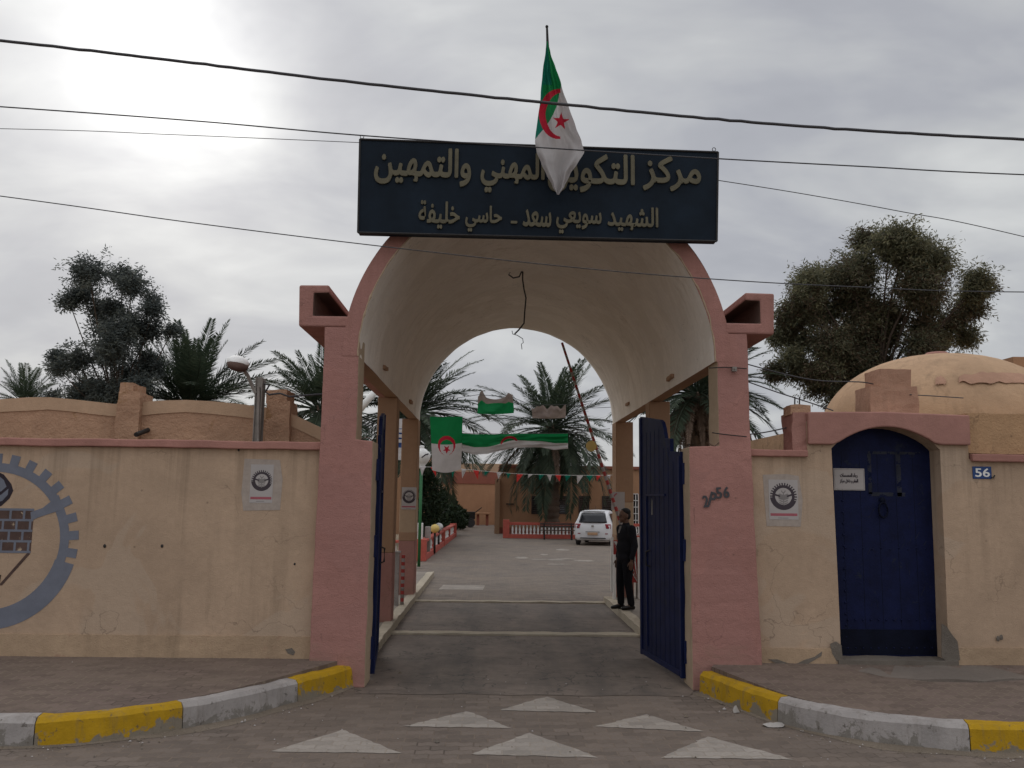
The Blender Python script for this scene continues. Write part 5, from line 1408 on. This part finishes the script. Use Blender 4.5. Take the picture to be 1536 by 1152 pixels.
# ------------------------------------------------------------------ the man at the gate (facing left)
def remeshed(name, shapes, mat, parent, vox=.012, sm=6):
    """union of tapered limbs and ellipsoids grown into one continuous skin"""
    mb = MB()
    for s_ in shapes:
        if s_[0] == 'L': mb.tube(s_[1], s_[2], 12)
        if s_[0] == 'L':
            for p_, r_ in zip(s_[1], s_[2]): mb.ball(p_, r_*.995, 12, 8)
        if s_[0] == 'E': mb.ball(s_[1], s_[2], 16, 12, rot=s_[3] if len(s_) > 3 else None)
    o = mb.build(name, mat, None, smooth=True)
    md = o.modifiers.new('join', 'REMESH'); md.mode = 'VOXEL'; md.voxel_size = vox
    m2 = o.modifiers.new('soft', 'SMOOTH'); m2.iterations = sm; m2.factor = .5
    bpy.context.view_layer.update()
    me = bpy.data.meshes.new_from_object(o.evaluated_get(bpy.context.evaluated_depsgraph_get()))
    old = o.data; o.modifiers.clear(); o.data = me; me.name = name; bpy.data.meshes.remove(old)
    for p_ in me.polygons: p_.use_smooth = True
    o.parent = parent; return o
def build_person():
    px0 = at(938, 914, 15.25)
    t = thing('person', (px0.x, 15.25, .125), 'man in a dark suit standing on the kerb in profile, facing the driveway', 'person')
    t.rotation_euler = (0, 0, math.radians(20))
    # local frame: x = -forward (he faces -x), y = away from the street camera, z up
    V = Vector
    head = [('E', V((-.012, 0, 1.615)), (.098, .076, .112)), ('E', V((-.045, 0, 1.545)), (.062, .055, .062)), ('E', V((-.112, 0, 1.585)), (.022, .013, .022)),
            ('E', V((-.098, 0, 1.532)), (.016, .024, .012)), ('E', V((-.075, 0, 1.497)), (.032, .03, .022)), ('E', V((-.085, 0, 1.625)), (.026, .05, .018)),
            ('E', V((.005, -.076, 1.585)), (.02, .012, .032)), ('E', V((.005, .076, 1.585)), (.02, .012, .032)),
            ('L', [V((.015, 0, 1.53)), V((.025, 0, 1.40))], [.056, .062])]
    def hand(y, x, z):
        s_ = [('E', V((x, y, z)), (.042, .018, .05))]
        for k in range(4):
            xx = x - .03 + k*.02; ln = [.062, .075, .078, .066][k]
            s_.append(('L', [V((xx, y, z - .03)), V((xx - .006, y + .004, z - .03 - ln*.6)), V((xx - .002, y + .014, z - .03 - ln))], [.0095, .009, .0075]))
        s_.append(('L', [V((x - .035, y, z + .02)), V((x - .058, y + .004, z - .015)), V((x - .062, y + .01, z - .045))], [.012, .010, .008]))
        return s_
    torso = [('E', V((.01, 0, 1.20)), (.12, .17, .2)), ('E', V((0, 0, .98)), (.11, .155, .14))]
    arms = []; sleeves = []
    for sy in (-1, 1):
        sh, el, wr = V((.02, sy*.20, 1.37)), V((.055, sy*.245, 1.09)), V((-.01, sy*.25, .86))
        arms.append(('L', [sh, el, wr], [.05, .042, .03])); arms += hand(sy*.252, -.022, .79)
        sleeves.append(('L', [sh, (sh+el)/2, el, wr + V((.005, 0, .03))], [.078, .066, .060, .046]))
    legs = []; trs = []; shoes = []
    for sy, fw in ((-1, .04), (1, -.05)):
        hip, kn, an = V((.01, sy*.09, .90)), V((-.02 + fw*.5, sy*.10, .48)), V((.02 + fw, sy*.10, .09))
        legs.append(('L', [hip, kn, an], [.075, .055, .04]))
        legs.append(('L', [an + V((0, 0, -.02)), an + V((-.15, 0, -.05))], [.035, .025]))
        trs.append(('L', [hip, (hip+kn)/2, kn, an + V((0, 0, .02))], [.105, .096, .074, .062]))
        shoes.append(('L', [an + V((.035, 0, -.045)), an + V((-.06, 0, -.045)), an + V((-.17, 0, -.056))], [.042, .042, .030]))
    body = remeshed('body', head + torso + arms + legs, 'skin', t, .007, 4)
    jk = [('E', V((.015, 0, 1.24)), (.145, .20, .19)), ('E', V((.005, 0, 1.05)), (.15, .19, .18)), ('E', V((.01, 0, .89)), (.15, .195, .13)), ('E', V((.02, 0, 1.375)), (.095, .175, .07)), ('L', [V((.02, 0, 1.38)), V((.022, 0, 1.455))], [.085, .066])] + sleeves
    remeshed('jacket', jk, 'suit', body, .012, 5)
    remeshed('trousers', trs + [('E', V((.01, 0, .88)), (.125, .17, .10))], 'trouser', body, .012, 5)
    remeshed('shoes', shoes, 'shoe', body, .009, 3)
    remeshed('hair', [('E', V((.012, 0, 1.662)), (.096, .081, .074)), ('E', V((.035, 0, 1.60)), (.072, .078, .085)), ('E', V((-.035, 0, 1.695)), (.04, .055, .025))], 'hair', body, .008, 3)
    ey = MB()
    for sy in (-1, 1): ey.ball((-.095, sy*.034, 1.60), .010, 8, 6)
    o = ey.build('eyes', 'hair', None); o.parent = body
    cu = MB().tube([(-.085, 0, 1.42), (-.118, 0, 1.30)], .018, 8); o = cu.build('shirt', 'inkgrey', None); o.parent = body
build_person()

# ------------------------------------------------------------------ trees
def palm(px, v, Y, L_, label, seed, nf=58, r_=.2, skirt=0, droop=1.0, lo=-35, group='date palms around the courtyard'):
    r = random.Random(seed); c = at(px, v, Y); base = Vector((c.x, Y, 0))
    t = thing('palm_tree', base, label, 'palm tree', group)
    zc = c.z; tr = MB(); n = int(zc/.16); prof = []
    for i in range(n+1):
        z = zc*i/n; k = 1.0 + (.25 if i % 2 else 0)*(.6 + .4*r.random()); prof.append((r_*k*(1.15 - .15*z/zc), z))
    tr.lathe(prof, base, 14); tr.rough(.3, .05, seed); tr.build('trunk', 'palmbark', t)
    # cut leaf bases
    bs = MB()
    for i in range(70):
        a = r.uniform(0, 2*PI); z = zc - r.uniform(-.1, 1.4); o = base + Vector((math.cos(a)*r_*.9, math.sin(a)*r_*.9, z)); d = Vector((math.cos(a), math.sin(a), 1.1))
        bs.tube([o, o + d*r.uniform(.12, .26)], [.06, .035], 5)
    bs.build('leaf_bases', 'palmbark', t)
    def frond(mb, az, el, Lf, dr_, m, width=.62):
        p = Vector((base.x + math.cos(az)*r_*.5, base.y + math.sin(az)*r_*.5, zc + .1)); n_ = 16; pts = [p]; e = el
        sway = r.uniform(-.25, .25)
        for i in range(n_):
            s = (i+1)/n_; e = el - dr_*s**1.5; a = az + sway*s
            p = p + Vector((math.cos(a)*math.cos(e), math.sin(a)*math.cos(e), math.sin(e)))*Lf/n_; pts.append(p)
        mb.tube(pts, [.03*(1 - .85*i/n_) + .004 for i in range(n_+1)], 4, 0, cap=False)
        nl = 64
        for k in range(nl):
            s = .14 + .86*k/nl; q = s*n_; i = min(int(q), n_-1); o = pts[i].lerp(pts[i+1], q-i); d = (pts[i+1]-pts[i]).normalized()
            side = d.cross(Vector((0, 0, 1)))
            if side.length < .05: side = Vector((math.sin(az), -math.cos(az), 0))
            side.normalize(); up = side.cross(d)
            if r.random() < .06: continue
            ln = width*(math.sin(PI*min(1, .12 + .88*s)**.75)*.75 + .30)*r.uniform(.85, 1.12)*(Lf/3.2)
            for sg_ in (-1, 1):
                dd = (d*.74 + side*sg_*.66 + up*r.uniform(-.05, .32)).normalized()
                tip = o + dd*ln + Vector((0, 0, -.16*ln)); wv = up.cross(dd).normalized()*(.022*Lf/3.2)
                md = o.lerp(tip, .45)
                mb.add([o, md + wv, tip, md - wv], [(0, 1, 2, 3)])
    mb = MB(); k = 0
    for i in range(nf):
        f = (i + .5)/nf; az = i*2.39996 + r.uniform(-.2, .2)
        el = math.radians(84 - (84 - lo)*f**.85 + r.uniform(-7, 7))
        frond(mb, az, el, L_*r.uniform(.72, 1.12)*(.82 + .18*min(1, f*3)), (.30 + .95*f*(1 if f < .75 else .6))*droop*r.uniform(.8, 1.25), 0)
    mb.build('crown', 'palm', t)
    if skirt:
        mb = MB()
        for i in range(skirt):
            frond(mb, r.uniform(0, 2*PI), math.radians(r.uniform(-45, -20)), L_*r.uniform(.6, .9), r.uniform(.7, 1.1), 0, .30)
        mb.build('dead_fronds', 'palmdead', t)
    return t
palm(829, 645, 46, 4.7, 'date palm growing behind the balustrade in the middle of the archway', 11, nf=84, r_=.30, lo=-55, droop=1.05, skirt=9)
palm(619, 622, 36, 4.2, 'tall date palm behind the left rear gate column with the upright flag in front', 12, nf=74, r_=.26, skirt=8)
palm(1050, 596, 24, 2.7, 'date palm with a skirt of dead brown fronds behind the right gate leaf', 13, nf=58, r_=.26, skirt=70, lo=-25)
palm(284, 612, 40, 4.9, 'date palm right of the dark eucalyptus with fronds fanning over the stepped parapet', 14, nf=92, r_=.32, droop=.75, skirt=6)
palm(482, 618, 34, 3.7, 'date palm squeezed between the second merlon and the left gate pillar', 15, nf=54, r_=.28, droop=.7)
palm(36, 606, 58, 3.4, 'small distant date palm low over the far left end of the parapet', 16, nf=46, r_=.26, droop=.8)

def leafy_tree(name, label, cat, Y, trunk_px, blobs, mat, seed, leaf=(.20, .05), per=70, droop=.8, depth=1.0, twigs=True, density=1.0, shrink=.85):
    r = random.Random(seed); b0 = at(trunk_px[0], trunk_px[1], Y); base = Vector((b0.x, Y, 0)); k = Y/FPX
    t = thing(name, base, label, cat)
    cs = []
    for u, v, rad in blobs:
        p = at(u, v, Y); cs.append((Vector((p.x, Y + r.uniform(-1, 1)*depth*rad*k*1.6, p.z)), rad*k*shrink))
    fork = Vector((b0.x, Y, b0.z)); tw = MB()
    tr = MB().tube([base, base.lerp(fork, .5) + Vector((r.uniform(-.1, .1), 0, 0)), fork], [fork.z*.05 + .06, fork.z*.04 + .05, fork.z*.032 + .04], 12)
    for c_, rad in cs:
        mid = fork.lerp(c_, .5) + Vector((r.uniform(-.3, .3), r.uniform(-.3, .3), r.uniform(-.05, .35)))*min(1, rad)
        tr.tube(smooth_line([fork, mid, c_], 5), [.055*max(.5, rad)*(1 - .8*i/10) + .010 for i in range(11)], 6)
    mb = MB()
    for c_, rad in cs:
        ncl = int(per*density*max(.35, (rad/1.0))**1.6); shade = r.random()
        for i in range(ncl):
            d = Vector((r.gauss(0, 1), r.gauss(0, 1), r.gauss(0, 1))).normalized()
            rr_ = rad*min(1.25, abs(r.gauss(0, .42)) + .25*r.random() + .12)*1.12*(1 + .35*noise.noise(d*2.2 + Vector((seed, rad*9, c_.x))))
            o = c_ + Vector((d.x*rr_, d.y*rr_*1.1, d.z*rr_*.92))
            if twigs and i % 3 == 0: tw.tube([c_.lerp(o, .35), c_.lerp(o, .75) + Vector((0, 0, .05)), o], [.014, .009, .004], 3, cap=False)
            tone = r.choice([0, 0, 1]) if shade < .4 else r.choice([0, 0, 2]) if shade < .75 else r.choice([0, 1, 2])
            dirn = (d + Vector((r.uniform(-.6, .6), r.uniform(-.6, .6), r.uniform(-.9, .2)*droop))).normalized()
            for q in range(14):
                po = o + Vector((r.gauss(0, .13), r.gauss(0, .13), r.gauss(0, .12)))*.8
                ld = (dirn*.5 + Vector((r.uniform(-1, 1), r.uniform(-1, 1), r.uniform(-1.2, .5)*droop + .1))).normalized()
                sd = ld.cross(Vector((r.uniform(-1, 1), r.uniform(-1, 1), r.uniform(-1, 1)))).normalized()*leaf[1]*.5
                ln = leaf[0]*r.uniform(.7, 1.25); m_ = po + ld*ln*.45
                mb.add([po, m_ + sd, po + ld*ln, m_ - sd], [(0, 1, 2, 3)], tone)
    if tw.v: tr.add(tw.v, tw.f)
    tr.build('trunk', 'bark', t); mb.build('crown', [mat, mat + '_pale', mat + '_dark'], t)
    return t
EL = [(150, 418, 34), (178, 412, 26), (120, 440, 22), (104, 452, 18), (208, 432, 26), (222, 446, 14), (140, 462, 24), (172, 462, 22), (158, 490, 24), (205, 498, 36), (241, 473, 20), (228, 500, 24), (258, 494, 12), (190, 525, 34),
      (150, 528, 26), (128, 543, 28), (90, 536, 13), (98, 556, 16), (108, 580, 26), (143, 585, 32), (182, 562, 40), (220, 545, 28), (225, 585, 26), (170, 595, 34), (120, 600, 28), (85, 600, 14)]
leafy_tree('eucalyptus_tree', 'dark blue grey eucalyptus towering behind the left parapet', 'tree', 36, (178, 640), EL, 'euc_l', 21, leaf=(.16, .052), per=330, droop=.6, shrink=.86)
ER = [(1307, 352, 20), (1336, 385, 38), (1318, 372, 26), (1377, 367, 20), (1383, 405, 32), (1360, 395, 28), (1295, 400, 32), (1270, 420, 26), (1227, 417, 28), (1210, 430, 22), (1253, 408, 22), (1203, 456, 26), (1182, 470, 16), (1180, 500, 20), (1190, 480, 20), (1248, 460, 34), (1289, 440, 36), (1351, 442, 36),
      (1320, 470, 30), (1392, 452, 25), (1460, 423, 20), (1452, 442, 14), (1469, 458, 22), (1475, 430, 14), (1462, 500, 17), (1440, 478, 20), (1425, 500, 18), (1389, 490, 26), (1336, 500, 30), (1283, 505, 32), (1233, 520, 30), (1210, 505, 20), (1188, 540, 18), (1205, 556, 18), (1242, 570, 24), (1289, 548, 32), (1253, 600, 17), (1330, 540, 30), (1270, 580, 24), (1310, 580, 30), (1365, 525, 24), (1290, 590, 26), (1222, 560, 22), (1168, 556, 12), (1400, 512, 18), (1300, 470, 30), (1270, 540, 28), (1340, 470, 26)]
leafy_tree('eucalyptus_tree', 'broad olive eucalyptus with open branches behind the dome', 'tree', 24, (1318, 590), ER, 'euc_r', 22, leaf=(.125, .032), per=900, droop=.9, shrink=1.0)
for i, (x, y, rad, h, lab) in enumerate([(-3.0, 40.5, .95, 3.3, 'dark upright shrub nearest the green lamp post'), (-2.6, 46.5, 1.1, 2.1, 'rounded dark green bush at the end of the left balustrade'), (-3.3, 50.5, .9, 1.9, 'dark bush farther along the left planted bed'), (-2.2, 55, .8, 1.3, 'low bush beside the handcart at the far end')]):
    k = FPX/y
    r = random.Random(30 + i); t = thing('shrub', (x, y, .05), lab, 'shrub')
    mb = MB(); st = MB()
    for j in range(7):
        a = r.uniform(0, 2*PI); st.tube([(x, y, .05), (x + .3*rad*math.cos(a), y + .3*rad*math.sin(a), h*.45), (x + .6*rad*math.cos(a), y + .6*rad*math.sin(a), h*.8)], [.04, .025, .01], 5)
    for j in range(3200):
        z = r.random(); d = r.uniform(0, 2*PI); q = rad*math.sqrt(r.random())*(math.sin(PI*min(1, z*.85 + .15))**.6)*(1 + .4*noise.noise(Vector((math.cos(d)*2, math.sin(d)*2, z*5 + i))))
        p = Vector((x + q*math.cos(d), y + q*math.sin(d), .1 + z*h*(1 + .15*noise.noise(Vector((math.cos(d)*3, math.sin(d)*3, i))))))
        ld = Vector((r.uniform(-1, 1), r.uniform(-1, 1), r.uniform(-.4, 1.2))).normalized(); sd = ld.cross(Vector((r.uniform(-1, 1), r.uniform(-1, 1), .3))).normalized()*.045
        mb.add([p, p + ld*.1 + sd, p + ld*.22, p + ld*.1 - sd], [(0, 1, 2, 3)])
    st.build('stems', 'bark', t); mb.build('foliage', 'hedge', t)
